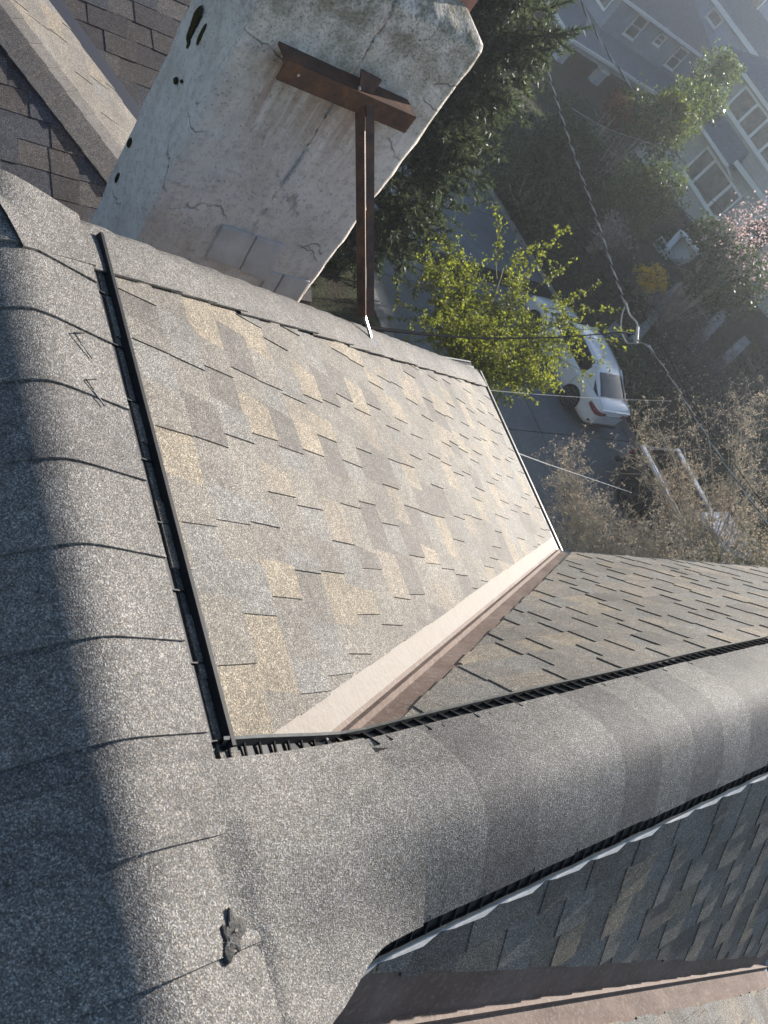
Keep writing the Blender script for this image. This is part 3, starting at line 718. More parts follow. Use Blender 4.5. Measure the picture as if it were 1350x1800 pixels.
# ------------------------------------------------------------------ lower roof wing to the north (hip and valley, mostly in shade)
WG = thing('lower_wing', 'lower shaded shingle roof with a sunlit strip, behind the chimney on the left', 'roof', (1.4, 5.0, -9.2))
PN = math.radians(24); TN = math.tan(PN); CN, SN = math.cos(PN), math.sin(PN)
hp0 = at(203, 285, 5.4); hx, hy, hz = hp0
rv = ray(240, 212); tt = (hz - TN*(CAM.x-hx) - CAM.z)/(rv.z+TN*rv.x); vp0 = CAM+rv*tt; vx, vy, vz = vp0
w1 = (vx-hx)
# a: south slope below the hip (u down = -y)
HB = Vector((hx-6, hy+6, hz+6*TN)); HT = Vector((hx+.75, hy-.75, hz-.75*TN))
sa = Slope((hx, hy, hz), (0,-CN,-SN), (1,0,0), WG, 'roof_slope')
def fa(x, y): return (-(y-hy)/CN, x-hx)
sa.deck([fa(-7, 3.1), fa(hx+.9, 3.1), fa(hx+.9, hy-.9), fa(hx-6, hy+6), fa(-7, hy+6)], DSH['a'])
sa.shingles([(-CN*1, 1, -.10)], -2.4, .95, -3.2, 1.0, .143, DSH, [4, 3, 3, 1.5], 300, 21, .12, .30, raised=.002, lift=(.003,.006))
# b: sunlit east slope between hip and valley (u down = +x)
sb = Slope((hx, hy, hz), (CN,0,-SN), (0,1,0), WG, 'roof_slope')
def fb(x, y): return ((x-hx)/CN, y-hy)
off = (vy-hy)+(vx-hx)        # valley:  (x-hx)+(y-hy) = off
sb.deck([fb(hx+.9, hy-.9), fb(hx+.9, hy-.9+off), fb(hx-6, hy+6+off), fb(hx-6, hy+6)], DSH['d'])
LIT = {'a': SH['grey'], 'b': SH['mid'], 'c': SH['warm'], 'd': SH['blue']}  # same roof, paler shingles: the sun on this slope put into the colour
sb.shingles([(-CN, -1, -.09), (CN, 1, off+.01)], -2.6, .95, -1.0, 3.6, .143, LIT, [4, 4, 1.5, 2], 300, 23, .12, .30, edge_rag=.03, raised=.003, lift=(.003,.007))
# c: second south slope beyond the valley
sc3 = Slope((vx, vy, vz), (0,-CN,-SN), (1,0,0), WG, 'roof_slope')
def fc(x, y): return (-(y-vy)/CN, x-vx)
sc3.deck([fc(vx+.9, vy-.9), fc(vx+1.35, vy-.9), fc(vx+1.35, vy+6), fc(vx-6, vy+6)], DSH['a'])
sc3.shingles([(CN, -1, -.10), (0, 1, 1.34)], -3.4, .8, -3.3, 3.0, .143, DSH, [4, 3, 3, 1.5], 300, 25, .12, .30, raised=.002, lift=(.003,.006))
m = MB(); dv = Vector((1,-1,-TN)).normalized(); sv = Vector((1,0,0)); nS = Vector((0,-SN,CN))
sv2 = dv.cross(nS); sv2 = sv2 if sv2.x > 0 else -sv2; sv2.normalize()
ca, cb = vp0-dv*6, vp0+dv*1.1
m.prism([ca+nS*.002+sv2*-.01, cb+nS*.002+sv2*-.01, cb+nS*.002+sv2*.075, ca+nS*.002+sv2*.075], [ca+nS*.012+sv2*-.01, cb+nS*.012+sv2*-.01, cb+nS*.012+sv2*.075, ca+nS*.012+sv2*.075], simple('grey_valley_metal', (.10,.10,.115), .5, .3)); m.build('valley_flashing', WG)
# hip caps (the near row shows its seams)
nE = Vector((SN,0,CN)); q0 = hp0+dv*.72; a_s = dv.cross(nS); a_s = a_s if a_s.x < 0 else -a_s; a_e = dv.cross(nE); a_e = a_e if a_e.y > 0 else -a_e; a_s.normalize(); a_e.normalize()
t = 0
DCAP = granule('dark_hip_cap', (.105,.095,.09))
while t < 3.6:
    m = MB(); ln = .17; c0, c1_ = q0-dv*t, q0-dv*(t+ln); cc = []
    def hq(c, s_, l): 
        r_ = .02; f = .5+.5*s_/math.sqrt(s_*s_+r_*r_); n = (nS*(1-f)+nE*f).normalized()
        return c + (a_e*max(s_,0)+a_s*max(-s_,0)) + n*l
    ss = [-.15+.3*j/12 for j in range(13)]
    top = [[hq(c0, s_, .026) for s_ in ss], [hq(c1_, s_, .018) for s_ in ss]]; bot = [[hq(c0, s_, .014) for s_ in ss], [hq(c1_, s_, .006) for s_ in ss]]
    m.grid(top, DCAP, True); m.grid([top[0], bot[0]], DCAP); m.grid([[top[0][0], top[1][0]], [bot[0][0], bot[1][0]]], DCAP); m.grid([[top[0][-1], top[1][-1]], [bot[0][-1], bot[1][-1]]], DCAP, True)
    m.build('hip_cap', WG, smooth=False); t += .143
m = MB(); m.box((-6, 3.3, -9.3), (hx+.5, 9, -2.6), WALL); m.build('wall', WG)

# ------------------------------------------------------------------ vegetation
def mesh_quads(name, vs, parent, mat, kind=None, tri=False):
    vs = np.asarray(vs, dtype=np.float64); k = 3 if tri else 4; n = len(vs)//k
    me = bpy.data.meshes.new(name); me.vertices.add(n*k); me.vertices.foreach_set('co', vs.reshape(-1))
    me.loops.add(n*k); me.loops.foreach_set('vertex_index', np.arange(n*k, dtype=np.int32))
    me.polygons.add(n); me.polygons.foreach_set('loop_start', np.arange(0, n*k, k, dtype=np.int32))
    try: me.polygons.foreach_set('loop_total', np.full(n, k, dtype=np.int32))
    except Exception: pass
    me.materials.append(mat); me.update(calc_edges=True); me.validate()
    o = bpy.data.objects.new(name, me); COL.objects.link(o)
    if parent: par(o, parent)
    if kind: o['kind'] = kind
    return o
def rdirs(n):
    v = nrg.normal(size=(n, 3)); return v/np.linalg.norm(v, axis=1)[:, None]
def leaf_quads(c, size, asp=.6, upbias=.3):
    """c (n,3) centres -> diamond leaves"""
    n = len(c); a = rdirs(n); b = rdirs(n); b = np.cross(a, b); b /= np.linalg.norm(b, axis=1)[:, None]
    sz = size*nrg.uniform(.6, 1.35, (n, 1)); a = a*sz; b = b*sz*asp
    return np.stack([c-a*.5, c+b*.5, c+a*.5, c-b*.5], 1).reshape(-1, 3)
def bezier(p0, p1, bend, n=5):
    p0, p1 = np.array(p0, float), np.array(p1, float); mid = (p0+p1)/2+np.array(bend, float); ts = np.linspace(0, 1, n)[:, None]
    return (1-ts)**2*p0+2*ts*(1-ts)*mid+ts**2*p1
def tubes(name, polylines, mat, parent, n=4, kind=None, extra=None):
    vs = []; fs = []; o = 0
    for pts, r0, r1 in polylines:
        pts = np.asarray(pts); m = len(pts)
        d = np.gradient(pts, axis=0); d /= (np.linalg.norm(d, axis=1)[:, None]+1e-9)
        ref = np.where(np.abs(d[:, 2:3]) < .9, np.array([[0,0,1.]]), np.array([[1.,0,0]]))
        x = np.cross(d, ref); x /= (np.linalg.norm(x, axis=1)[:, None]+1e-9); y = np.cross(d, x)
        rr = np.linspace(r0, r1, m)[:, None]
        for k in range(n):
            t = 2*math.pi*k/n; 
        ring = np.stack([pts+(x*math.cos(2*math.pi*k/n)+y*math.sin(2*math.pi*k/n))*rr for k in range(n)], 1)
        vs.append(ring.reshape(-1, 3))
        for i in range(m-1):
            for k in range(n): fs.append((o+i*n+k, o+i*n+(k+1) % n, o+(i+1)*n+(k+1) % n, o+(i+1)*n+k))
        o += m*n
    me = bpy.data.meshes.new(name); me.from_pydata(np.concatenate(vs).tolist(), [], fs); me.materials.append(mat); me.update()
    ob = bpy.data.objects.new(name, me); COL.objects.link(ob)
    if parent: par(ob, parent)
    if kind: ob['kind'] = kind
    return ob
def shrub(name, label, cat, c, rad, leafmat, nleaf, lsize, base=None, shell=.55, lumps=7, group=None, twig=TWIG, up=0.0, nst=14):
    """bushy crown built from lumps of leaves on real stems; c centre, rad (rx,ry,rz)"""
    c = np.array(c, float); rad = np.array(rad, float)
    if base is None: base = (c[0], c[1], zg(c[0], c[1]))
    t = thing(name, label, cat, base, group)
    lc = rdirs(lumps)*np.array([.62,.62,.55])*rad + c; lc[:, 2] = np.maximum(lc[:, 2], base[2]+.1*rad[2])
    lr = nrg.uniform(.38, .62, lumps)
    pl = []
    for i in range(nst):
        q = lc[i % lumps]+rdirs(1)[0]*rad*.25
        pl.append((bezier(np.array(base)+nrg.uniform(-.12, .12, 3)*np.array([1,1,0]), q, nrg.uniform(-.3, .3, 3)*rad*.5), .035*max(rad)/1.5, .008))
    for i in range(nst*3):
        s_ = pl[i % nst][0][nrg.integers(2, 5)]; e = s_+rdirs(1)[0]*rad*.5+np.array([0,0,up*rad[2]]); pl.append((bezier(s_, e, nrg.uniform(-.1, .1, 3)), .010, .003))
    tubes('trunk', pl, twig, t)
    k = nrg.integers(0, lumps, nleaf); u = rdirs(nleaf); rr = (shell+(1-shell)*nrg.random(nleaf)**.6)
    fz = 1+.28*np.sin(u[:, 0]*7+k*1.3)*np.cos(u[:, 1]*6+k)+.18*np.sin(u[:, 2]*11+k*2.1)
    P = lc[k]+u*(rr*lr[k]*fz)[:, None]*rad
    keep = nrg.random(nleaf) < .35+.65*(np.sin(P[:, 0]*5.1+P[:, 2]*4)*np.sin(P[:, 1]*4.7+P[:, 2]*3.1) > -.35)
    P = P[keep]; P = P[P[:, 2] > base[2]-.05]
    mesh_quads('crown', leaf_quads(P, lsize), t, leafmat)
    return t

# ---- spring-green small tree over the white car: arching twigs lined with small leaves
def spring_tree():
    c = np.array(at(868, 560, 17.6)); base = (c[0]+.2, c[1]-.3, zg(c[0], c[1])+.02)
    t = thing('leafy_tree', 'yellow-green spring tree with fresh small leaves, in front of the white car', 'tree', base)
    pl = []; lv = []
    fork = np.array(base)+np.array([0, 0, 1.1]); pl.append((bezier(base, fork, (.05,.05,0)), .09, .07))
    rv, uv, fv = np.array(_r), np.array(_u), np.array(_fw)
    for i in range(20):
        ang = 2*math.pi*i/20+nrg.uniform(-.2, .2); R = nrg.uniform(.9, 2.25)
        e = np.array([c[0]+math.cos(ang)*R*1.0, c[1]+math.sin(ang)*R*1.0, c[2]+nrg.uniform(-.7, .55)])
        b = bezier(fork, e, (0, 0, .5), 8); pl.append((b, .045, .012))
        for j in range(18):
            s_ = b[nrg.integers(2, 8)]; dirv = rdirs(1)[0]*np.array([1,1,.55])+np.array([0,0,.30]); ln = nrg.uniform(.35, .95)
            e2 = s_+dirv*ln; b2 = bezier(s_, e2, (0, 0, .12), 6); pl.append((b2, .010, .003))
            n = int(ln*30)
            q = b2[nrg.integers(1, 6, n)]+nrg.normal(size=(n, 3))*.035; lv.append(q)
            for k in range(4):
                s3 = b2[nrg.integers(1, 6)]; e3 = s3+(rdirs(1)[0]*.8+np.array([0,0,.25]))*nrg.uniform(.2, .5); b3 = bezier(s3, e3, (0,0,.05), 5); pl.append((b3, .005, .002))
                n = 16; lv.append(b3[nrg.integers(0, 5, n)]+nrg.normal(size=(n, 3))*.03)
    # long upright shoots along the top
    for (px, py) in ((875, 365), (880, 385), (945, 425), (985, 410), (1010, 455), (770, 415), (800, 430), (1075, 545), (1085, 580), (1050, 500), (700, 490), (690, 560), (915, 440), (1080, 600), (715, 600), (700, 530), (740, 450), (790, 690), (850, 700), (730, 640), (1070, 640), (1040, 660), (960, 430), (985, 600), (1005, 625), (975, 640), (1020, 600), (960, 660)):
        e = np.array(at(px, py, 17.4+nrg.uniform(-.6, .6))); s_ = c+(e-c)*.45+nrg.normal(size=3)*.12; b = bezier(s_, e, (0, 0, -.15), 9); pl.append((b, .012, .003))
        n = 60; lv.append(b[nrg.integers(2, 9, n)]+nrg.normal(size=(n, 3))*.035)
        for k in range(5):
            s3 = b[nrg.integers(3, 9)]; e3 = s3+(rdirs(1)[0])*nrg.uniform(.15, .35); b3 = bezier(s3, e3, (0,0,.04), 4); pl.append((b3, .004, .002)); n = 12; lv.append(b3[nrg.integers(0, 4, n)]+nrg.normal(size=(n, 3))*.025)
    tubes('trunk', pl, TWIG2, t, 3)
    mesh_quads('crown', leaf_quads(np.concatenate(lv), .058, .7), t, L_SPRING)
spring_tree()

# ---- pine behind the chimney
def pine():
    base = np.array(on(572, 440, 2, -9.6)); base[2] = zg(base[0], base[1])
    t = thing('pine_tree', 'tall dark pine with sunlit needle tufts, beside the chimney', 'tree', tuple(base))
    top = base+np.array([0.1, 0.1, 7.6]); pl = [(bezier(base, top, (.1,-.1,0), 10), .2, .05)]; tri = []
    tips = []
    for i in range(150):
        f = nrg.uniform(.05, .96); s_ = base+(top-base)*f; ln = (1-f*.58)*nrg.uniform(1.15, 2.25); ang = nrg.uniform(0, 6.283)
        e = s_+np.array([math.cos(ang)*ln, math.sin(ang)*ln, nrg.uniform(-.15, .75)]); b = bezier(s_, e, (0, 0, -.25), 7); pl.append((b, .045, .012))
        for k in range(17):
            q = b[nrg.integers(2, 7)]; e2 = q+np.array([math.cos(ang), math.sin(ang), .2])*nrg.uniform(.1, .5)+nrg.normal(size=3)*.30; pl.append((bezier(q, e2, (0,0,-.05), 3), .009, .005)); tips.append((q, e2))
    cs = []
    for q, e2 in tips:
        d = e2-q; d = d/np.linalg.norm(d)+np.array([0,0,.25]); d /= np.linalg.norm(d)
        n = 46; w = nrg.uniform(0, 1, (n, 1)); o = q+(e2-q)*(.35+.65*w)
        v = d*.75+nrg.normal(size=(n, 3))*.55; v /= np.linalg.norm(v, axis=1)[:, None]; ln = nrg.uniform(.10, .22, (n, 1))
        sd = np.cross(v, rdirs(n)); sd /= np.linalg.norm(sd, axis=1)[:, None]; sd *= .017
        cs.append(np.stack([o-sd, o+sd, o+v*ln], 1).reshape(-1, 3))
    tubes('trunk', pl, BARK, t, 4); mesh_quads('crown', np.concatenate(cs), t, L_PINE, tri=True)
pine()

# ---- bare brown shrubs with dry seed heads in front of the truck
def dry_shrub(label, base, tips_px, r, nst, spread, group, dens=1.0, mat=TWIG):
    base = np.array(base, float); t = thing('dry_shrub', label, 'shrub', tuple(base), group)
    pl = []; bud = []
    for i in range(nst):
        px, py = tips_px[i % len(tips_px)]; px += nrg.normal()*spread; py += nrg.normal()*spread*.8
        tip = np.array(at(px, py, r+nrg.uniform(-1.2, 1.2))); s0 = base+np.array([nrg.normal()*.35, nrg.normal()*.35, 0])
        if tip[2] < base[2]+.4: tip[2] = base[2]+.4+nrg.random()*.5
        b = bezier(s0, tip, ((tip-s0)[0]*-.15, (tip-s0)[1]*-.15, .35), 9); pl.append((b, .020, .005))
        for k in range(int(6*dens)):
            q = b[nrg.integers(4, 9)]; d = (tip-s0); d /= np.linalg.norm(d); e = q+(d*.5+nrg.normal(size=3)*.5)*nrg.uniform(.3, .65); b2 = bezier(q, e, nrg.normal(size=3)*.06, 5); pl.append((b2, .008, .0035))
            for j in range(4):
                q2 = b2[nrg.integers(2, 5)]; e2 = q2+(d*.35+nrg.normal(size=3)*.5+np.array([0,0,.15]))*nrg.uniform(.12, .32); pl.append((bezier(q2, e2, nrg.normal(size=3)*.03, 3), .0045, .0025))
                n = 7; bud.append(e2+nrg.normal(size=(n, 3))*.030)
                for w in range(2):
                    q3 = e2; e3 = q3+nrg.normal(size=3)*.09+np.array([0,0,.04]); pl.append((np.array([q3, e3]), .003, .002)); bud.append(e3+nrg.normal(size=(5, 3))*.018)
    tubes('trunk', pl, mat, t, 3); mesh_quads('crown', leaf_quads(np.concatenate(bud), .021, .9), t, L_BUD)
gb = lambda px, py: (lambda p: (p[0], p[1], zg(p[0], p[1])))(on(px, py, 2, -9.3))
G1 = 'bare brown shrubs by the roof edge'
dry_shrub('tall bare shrub with pale seed heads in front of the pickup truck', gb(1215, 1060), [(1170, 735), (1140, 800), (1230, 770), (1290, 780), (1320, 745), (1180, 850), (1260, 850), (1330, 850), (1120, 780), (1210, 900), (1300, 920)], 19.2, 54, 22, G1)
dry_shrub('slender bare shrub with a single tall spire beside the street slabs', gb(1010, 1010), [(985, 800), (985, 850), (1000, 890), (975, 880), (1020, 900), (1035, 930)], 17.2, 26, 13, G1, .9)
dry_shrub('low tangled bare shrub right above the far roof edge', gb(1100, 1040), [(1050, 930), (1090, 920), (1130, 950), (1170, 960), (1080, 970), (1010, 960), (1060, 985), (1150, 985), (1200, 975)], 17.6, 46, 20, G1, 1.0)
dry_shrub('olive-stemmed bare shrub at the right edge above the roof', gb(1330, 1100), [(1250, 960), (1300, 950), (1340, 930), (1280, 985), (1340, 985), (1230, 990)], 17.8, 34, 20, G1, 1.0, TWIG2)

# ---- garden shrubs across the street
shrub('evergreen_bush', 'large dark evergreen bush right of the pine, below the porch', 'bush', at(1012, 290, 31.0), (1.9, 1.9, 1.25), L_DARK, 15000, .13, lumps=10)
shrub('evergreen_bush', 'dark green bush below the house porch corner, above the green bush', 'bush', at(945, 330, 30.5), (1.9, 1.9, 1.5), L_DARK, 10000, .13)
shrub('round_bush', 'rounded mid-green bush beside the wooden stair railing', 'bush', at(1130, 365, 30.5), (1.5, 1.5, 1.35), L_GREEN, 10000, .105)
shrub('leafy_bush', 'green bush topped with bright yellow-lit leaves, beside the ivy', 'bush', at(1165, 205, 33.2), (1.6, 1.6, 1.5), L_GREEN, 9500, .115)
shrub('sunlit_bush_top', 'sunlit top of the bush by the ivy, its light put into yellow-green leaves', 'bush', at(1185, 190, 32.2), (.6, .6, .42), L_SPRING, 900, .14, base=tuple(at(1165, 250, 32.8)))  # top of the green bush: sunlight put into a yellower leaf colour
shrub('red_leaved_bush', 'reddish-leaved bush in front of the porch', 'bush', at(1095, 200, 32.6), (1.0, 1.0, .8), L_RED, 2200, .12)
shrub('ivy', 'pale glossy ivy climbing the corner of the grey house', 'ivy', at(1255, 155, 38.0), (1.1, 1.5, 1.3), L_IVY, 7000, .14, base=tuple(at(1235, 210, 37.6)))
shrub('forsythia', 'small bright yellow flowering bush beside the garden path', 'bush', at(1148, 487, 29.6), (.62, .62, .46), L_YEL, 3600, .07, lumps=9, up=.3)
shrub('blossom_tree', 'pink blossoming tree at the right edge of the picture', 'tree', at(1340, 430, 28.5), (1.7, 1.7, 1.9), L_PINK, 2600, .085, lumps=9, nst=26, shell=.3)
shrub('blossom_shrub', 'thin pinkish twiggy shrub between the dark bushes and the cable', 'shrub', at(1075, 400, 30.2), (1.3, 1.3, .8), L_PINK, 420, .10, nst=40, shell=.2)
shrub('hedge_bush', 'dark tangled hedge bush above the garden path, right', 'bush', at(1265, 470, 29.5), (2.2, 2.0, 1.3), L_DARK, 8500, .12, lumps=10)
shrub('low_bush', 'low dark green ground cover bush behind the white car', 'bush', at(1125, 690, 26.2), (1.0, 2.4, .55), L_DARK, 3500, .11)
shrub('low_bush', 'pale leafed small shrub left of the blossoming twigs', 'bush', at(965, 370, 31.5), (.7, .7, .6), L_IVY, 700, .10)
shrub('kerb_shrub', 'small green shrub at the chimney foot beside the street', 'shrub', at(603, 462, 20.5), (.55, .55, .4), L_GREEN, 1400, .09)
for k, (px, py, r, rx, lb) in enumerate(((1190, 560, 28.8, 1.7, 'bare grey shrub in the middle of the bank across the street'), (1290, 590, 28.5, 1.9, 'bare dark shrub on the bank at the right, above the concrete walls'), (1240, 680, 27.2, 1.8, 'bare shrub on the bank directly above the dry seed heads'), (1090, 470, 29.5, 1.1, 'bare twiggy shrub left of the yellow bush'), (1330, 690, 27.5, 1.4, 'bare shrub at the right edge below the concrete walls'))):
    c = np.array(at(px, py, r)); base = (c[0], c[1], zg(c[0], c[1])); t = thing('bare_shrub', lb, 'shrub', base, 'bare shrubs on the bank'); pl = []
    for i in range(26):
        e = np.array(base)+np.array([nrg.normal()*rx*.6, nrg.normal()*rx*.6, nrg.uniform(.5, 1.7)]); b = bezier(base, e, nrg.normal(size=3)*.2, 6); pl.append((b, .018, .005))
        for j in range(6):
            q = b[nrg.integers(2, 6)]; e2 = q+nrg.normal(size=3)*.38+np.array([0,0,.2]); b2 = bezier(q, e2, nrg.normal(size=3)*.08, 4); pl.append((b2, .007, .003))
            for w in range(3): q3 = b2[nrg.integers(1, 4)]; pl.append((np.array([q3, q3+nrg.normal(size=3)*.18+np.array([0,0,.08])]), .004, .002))
    tubes('trunk', pl, simple('grey_twig_%d' % k, (.085,.072,.062), .9), t, 3)
    n = 300; mesh_quads('crown', leaf_quads(np.array(base)+nrg.normal(size=(n, 3))*np.array([rx*.6, rx*.6, .4])+np.array([0,0,.6]), .07), t, L_DARK if k % 2 else L_BUD)
# ground cover carpet on the bank
n = 26000; X_ = nrg.uniform(21.0, 34, n); Y_ = nrg.uniform(5, 30, n); d_ = np.sin(X_*1.3+Y_*.7)+np.sin(Y_*1.9-X_*.5)+nrg.normal(size=n)*.5
ok = d_ > -.2; X_, Y_ = X_[ok], Y_[ok]; Z_ = np.array([zg(a, b)+.12*math.sin(a*1.7+b*.9) for a, b in zip(X_, Y_)])+nrg.uniform(.02, .22, len(X_))
o = mesh_quads('ground_cover', leaf_quads(np.stack([X_, Y_, Z_], 1), .13), None, L_DARK, 'stuff'); tag(o, 'dark leafy ground cover over the bank across the street', 'ground cover')

# ------------------------------------------------------------------ vehicles (local frame: x right, y forward, z up)
def place(tf, pts): return [tf @ Vector(p) for p in pts]
class CB(MB):
    """mesh builder that works in a vehicle's own frame"""
    def __init__(s, tf): super().__init__(); s.tf = tf
    def add(s, vs, fs, mat): super().add([s.tf @ Vector(p) for p in vs], fs, mat)
def loft(m, secs, mat, close_ends=True):
    rows = [[Vector(p) for p in s_] for s_ in secs]; m.grid(rows, mat)
    if close_ends:
        for r_, fl in ((rows[0], False), (rows[-1], True)):
            n = len(r_); m.add(r_, [tuple(range(n)) if fl else tuple(range(n-1, -1, -1))], mat)
def wheel(par_, tf, x, y, r, w, side, spokes=10, rim=RIM):
    m = CB(tf); n = 28; prof = [(.0, r*.70), (0, r*.93), (w*.08, r), (w*.92, r), (w, r*.93), (w, r*.70)]
    rows = [[(x+side*(w/2-p[0]), y+p[1]*math.cos(2*math.pi*k/n), r+p[1]*math.sin(2*math.pi*k/n)) for k in range(n+1)] for p in prof]
    m.grid(rows, TYRE); wo = m.build('wheel', par_, smooth=True)
    m = CB(tf); xo = x+side*(w/2-.012)
    for k in range(spokes):
        a = 2*math.pi*k/spokes; a1_, a2_ = a-.10, a+.10; q = lambda rr, an, xx: (xx, y+rr*math.cos(an), r+rr*math.sin(an))
        m.add([q(r*.14, a-.3, xo), q(r*.14, a+.3, xo), q(r*.68, a2_, xo-side*.01), q(r*.68, a1_, xo-side*.01), q(r*.14, a-.3, xo-side*.03), q(r*.14, a+.3, xo-side*.03), q(r*.68, a2_, xo-side*.04), q(r*.68, a1_, xo-side*.04)],
              [(0,1,2,3),(4,7,6,5),(0,4,5,1),(1,5,6,2),(2,6,7,3),(3,7,4,0)], rim)
    rows = [[(xo-side*d_, y+rr*math.cos(2*math.pi*k/n), r+rr*math.sin(2*math.pi*k/n)) for k in range(n+1)] for rr, d_ in ((r*.72, -.004), (r*.66, 0), (r*.64, .06))]
    m.grid(rows, rim); m.add([(xo-side*.05, y+r*.66*math.cos(2*math.pi*k/n), r+r*.66*math.sin(2*math.pi*k/n)) for k in range(n)], [tuple(range(n))], TRIM)
    m.cyl((xo-side*.0, y, r), (1,0,0), r*.15, .03, rim, 12); m.build('rim', wo)
def sedan():
    base = V(19.05, 10.78, -9.3); T = thing('parked_car', 'white four-door sedan parked under the yellow-green tree', 'car', base)
    tf = Matrix.Translation(base) @ Matrix.Scale(.95, 4)      # heading +y (north)
    Lh = 2.35
    # body side sections: y, half width, bottom, shoulder height, deck crown height
    st = [(-2.33, .60, .42, .72, .76), (-2.30, .74, .34, .90, .93), (-2.22, .82, .27, .98, 1.03), (-2.0, .88, .24, 1.01, 1.07), (-1.5, .905, .22, 1.01, 1.06), (-.8, .912, .20, .97, 1.0), (0, .912, .20, .945, .97), (.8, .91, .20, .93, .96), (1.3, .905, .21, .91, .965), (1.8, .88, .23, .84, .90), (2.15, .80, .27, .72, .78), (2.32, .62, .34, .60, .64)]
    secs = []
    for (y, w, zb, zs, zc) in st:
        h = zs-zb
        half = [(0, zb), (w*.86, zb), (w*.965, zb+h*.12), (w, zb+h*.34), (w*.985, zb+h*.62), (w*1.0, zb+h*.80), (w*.955, zs), (w*.80, zs+(zc-zs)*.62), (w*.4, zs+(zc-zs)*.95), (0, zc)]
        full = half + [(-x, z) for x, z in half[-2::-1]]
        secs.append([(x, y, z) for x, z in full])
    m = CB(tf); loft(m, secs, PAINT); o = m.build('body', T, smooth=True)
    # greenhouse sections: y, belt half width, belt z, roof half width, roof z
    gh = [(-1.86, .74, 1.055, .70, 1.06), (-1.55, .765, 1.04, .66, 1.20), (-1.20, .79, 1.01, .62, 1.345), (-.90, .80, .99, .595, 1.425), (-.3, .805, .97, .60, 1.455), (.25, .805, .96, .60, 1.44), (.60, .80, .955, .62, 1.36), (1.0, .785, .955, .66, 1.17), (1.32, .76, .955, .72, .985)]
    m = CB(tf); secs = []
    for (y, wb, zb, wr, zr) in gh:
        half = [(wb, zb-.02), (wb-.01, zb), (wr+(wb-wr)*.25, zb+(zr-zb)*.72), (wr, zr-.015), (wr*.72, zr+.012), (0, zr+.022)]
        full = half + [(-x, z) for x, z in half[-2::-1]]; secs.append([(x, y, z) for x, z in full])
    loft(m, secs, CARGLASS, False); m.build('windows', T, smooth=True)
    # roof skin, pillars
    m = CB(tf); rs = []
    for (y, wb, zb, wr, zr) in gh[2:7]:
        yy = y; rs.append([(x, yy, z+.008) for x, z in ((wr+.012, zr-.035), (wr+.002, zr-.012), (wr*.72, zr+.014), (0, zr+.024), (-wr*.72, zr+.014), (-wr-.002, zr-.012), (-wr-.012, zr-.035))])
    m.grid(rs, PAINT); m.build('roof', T, smooth=True)
    for sg in (1, -1):
        m = CB(tf)
        def stripe(keys, w0, w1):
            rows = []
            for (y, wb, zb, wr, zr) in keys:
                f = lambda fr: (wb+(wr-wb)*fr*1.0, zb+(zr-zb)*fr)
                a = (sg*(wr+.012), y, zr-.005); b = (sg*(wr*.90), y, zr+.012); c = (sg*(wr+.018+(wb-wr)*.22), y, zr-(zr-zb)*.30-.0)
                rows.append([c, a, b])
            m.grid(rows, PAINT, flip=(sg < 0))
        stripe(gh[0:4], 0, 1); m.build('rear_pillar', T, smooth=True)
        m = CB(tf)
        m.add([(sg*.775, -1.62, 1.045), (sg*.80, -1.02, 1.005), (sg*.655, -.98, 1.40), (sg*.665, -1.16, 1.345)], [(0,1,2,3) if sg > 0 else (3,2,1,0)], PAINT)
        for p in m.v[-4:]: pass
        o = m.build('quarter_panel', T); so = o.modifiers.new('solid', 'SOLIDIFY'); so.thickness = .03; so.offset = 0
        m = CB(tf); m.bar((sg*.795, -.10, .985), (sg*.61, -.12, 1.44), .05, .02, TRIM); m.build('door_pillar', T)
        m = CB(tf); m.bar((sg*.79, 1.16, .965), (sg*.625, .55, 1.395), .05, .03, PAINT); m.build('windscreen_pillar', T)
        m = CB(tf); m.bar((sg*.805, -1.3, .985), (sg*.812, 1.05, .945), .012, .02, CHROME); m.build('belt_moulding', T)
        for y in (-.62, .42):
            m = CB(tf); m.bar((sg*.925, y-.11, .82), (sg*.925, y+.11, .815), .025, .03, PAINT); m.build('door_handle', T)
        m = CB(tf)
        for y in (-1.02, -.08, .98): m.bar((sg*.913, y, .28), (sg*.908, y+.02, .92), .004, .008, TRIM)
        m.build('door_seam', T)
        m = CB(tf); m.bar((sg*.86, .92, .98), (sg*1.0, .90, 1.02), .10, .05, PAINT); m.box((sg*1.0-.05, .84, .97), (sg*1.0+.05, .98, 1.09), PAINT, .85); m.build('mirror', T)
        m = CB(tf); m.bar((sg*.905, -1.0, .235), (sg*.905, 1.0, .235), .03, .05, PAINT); m.build('sill', T)
        # tail light wraps round the corner
        m = CB(tf); rows = [[(sg*.895, -1.92, .90), (sg*.898, -1.92, .80)], [(sg*.868, -2.14, .905), (sg*.876, -2.14, .765)], [(sg*.80, -2.265, .895), (sg*.812, -2.272, .755)], [(sg*.62, -2.325, .88), (sg*.62, -2.335, .76)], [(sg*.42, -2.335, .87), (sg*.42, -2.345, .80)]]
        m.grid(rows, TAIL, flip=(sg > 0)); o = m.build('tail_light', T, smooth=True); so = o.modifiers.new('solid', 'SOLIDIFY'); so.thickness = .03; so.offset = 0
        m = CB(tf); rows = [[(sg*.82, -2.262, .50), (sg*.82, -2.262, .44)], [(sg*.60, -2.338, .49), (sg*.60, -2.338, .45)]]
        m.grid(rows, TRIM, flip=(sg > 0)); o = m.build('bumper_vent', T); so = o.modifiers.new('solid', 'SOLIDIFY'); so.thickness = .02
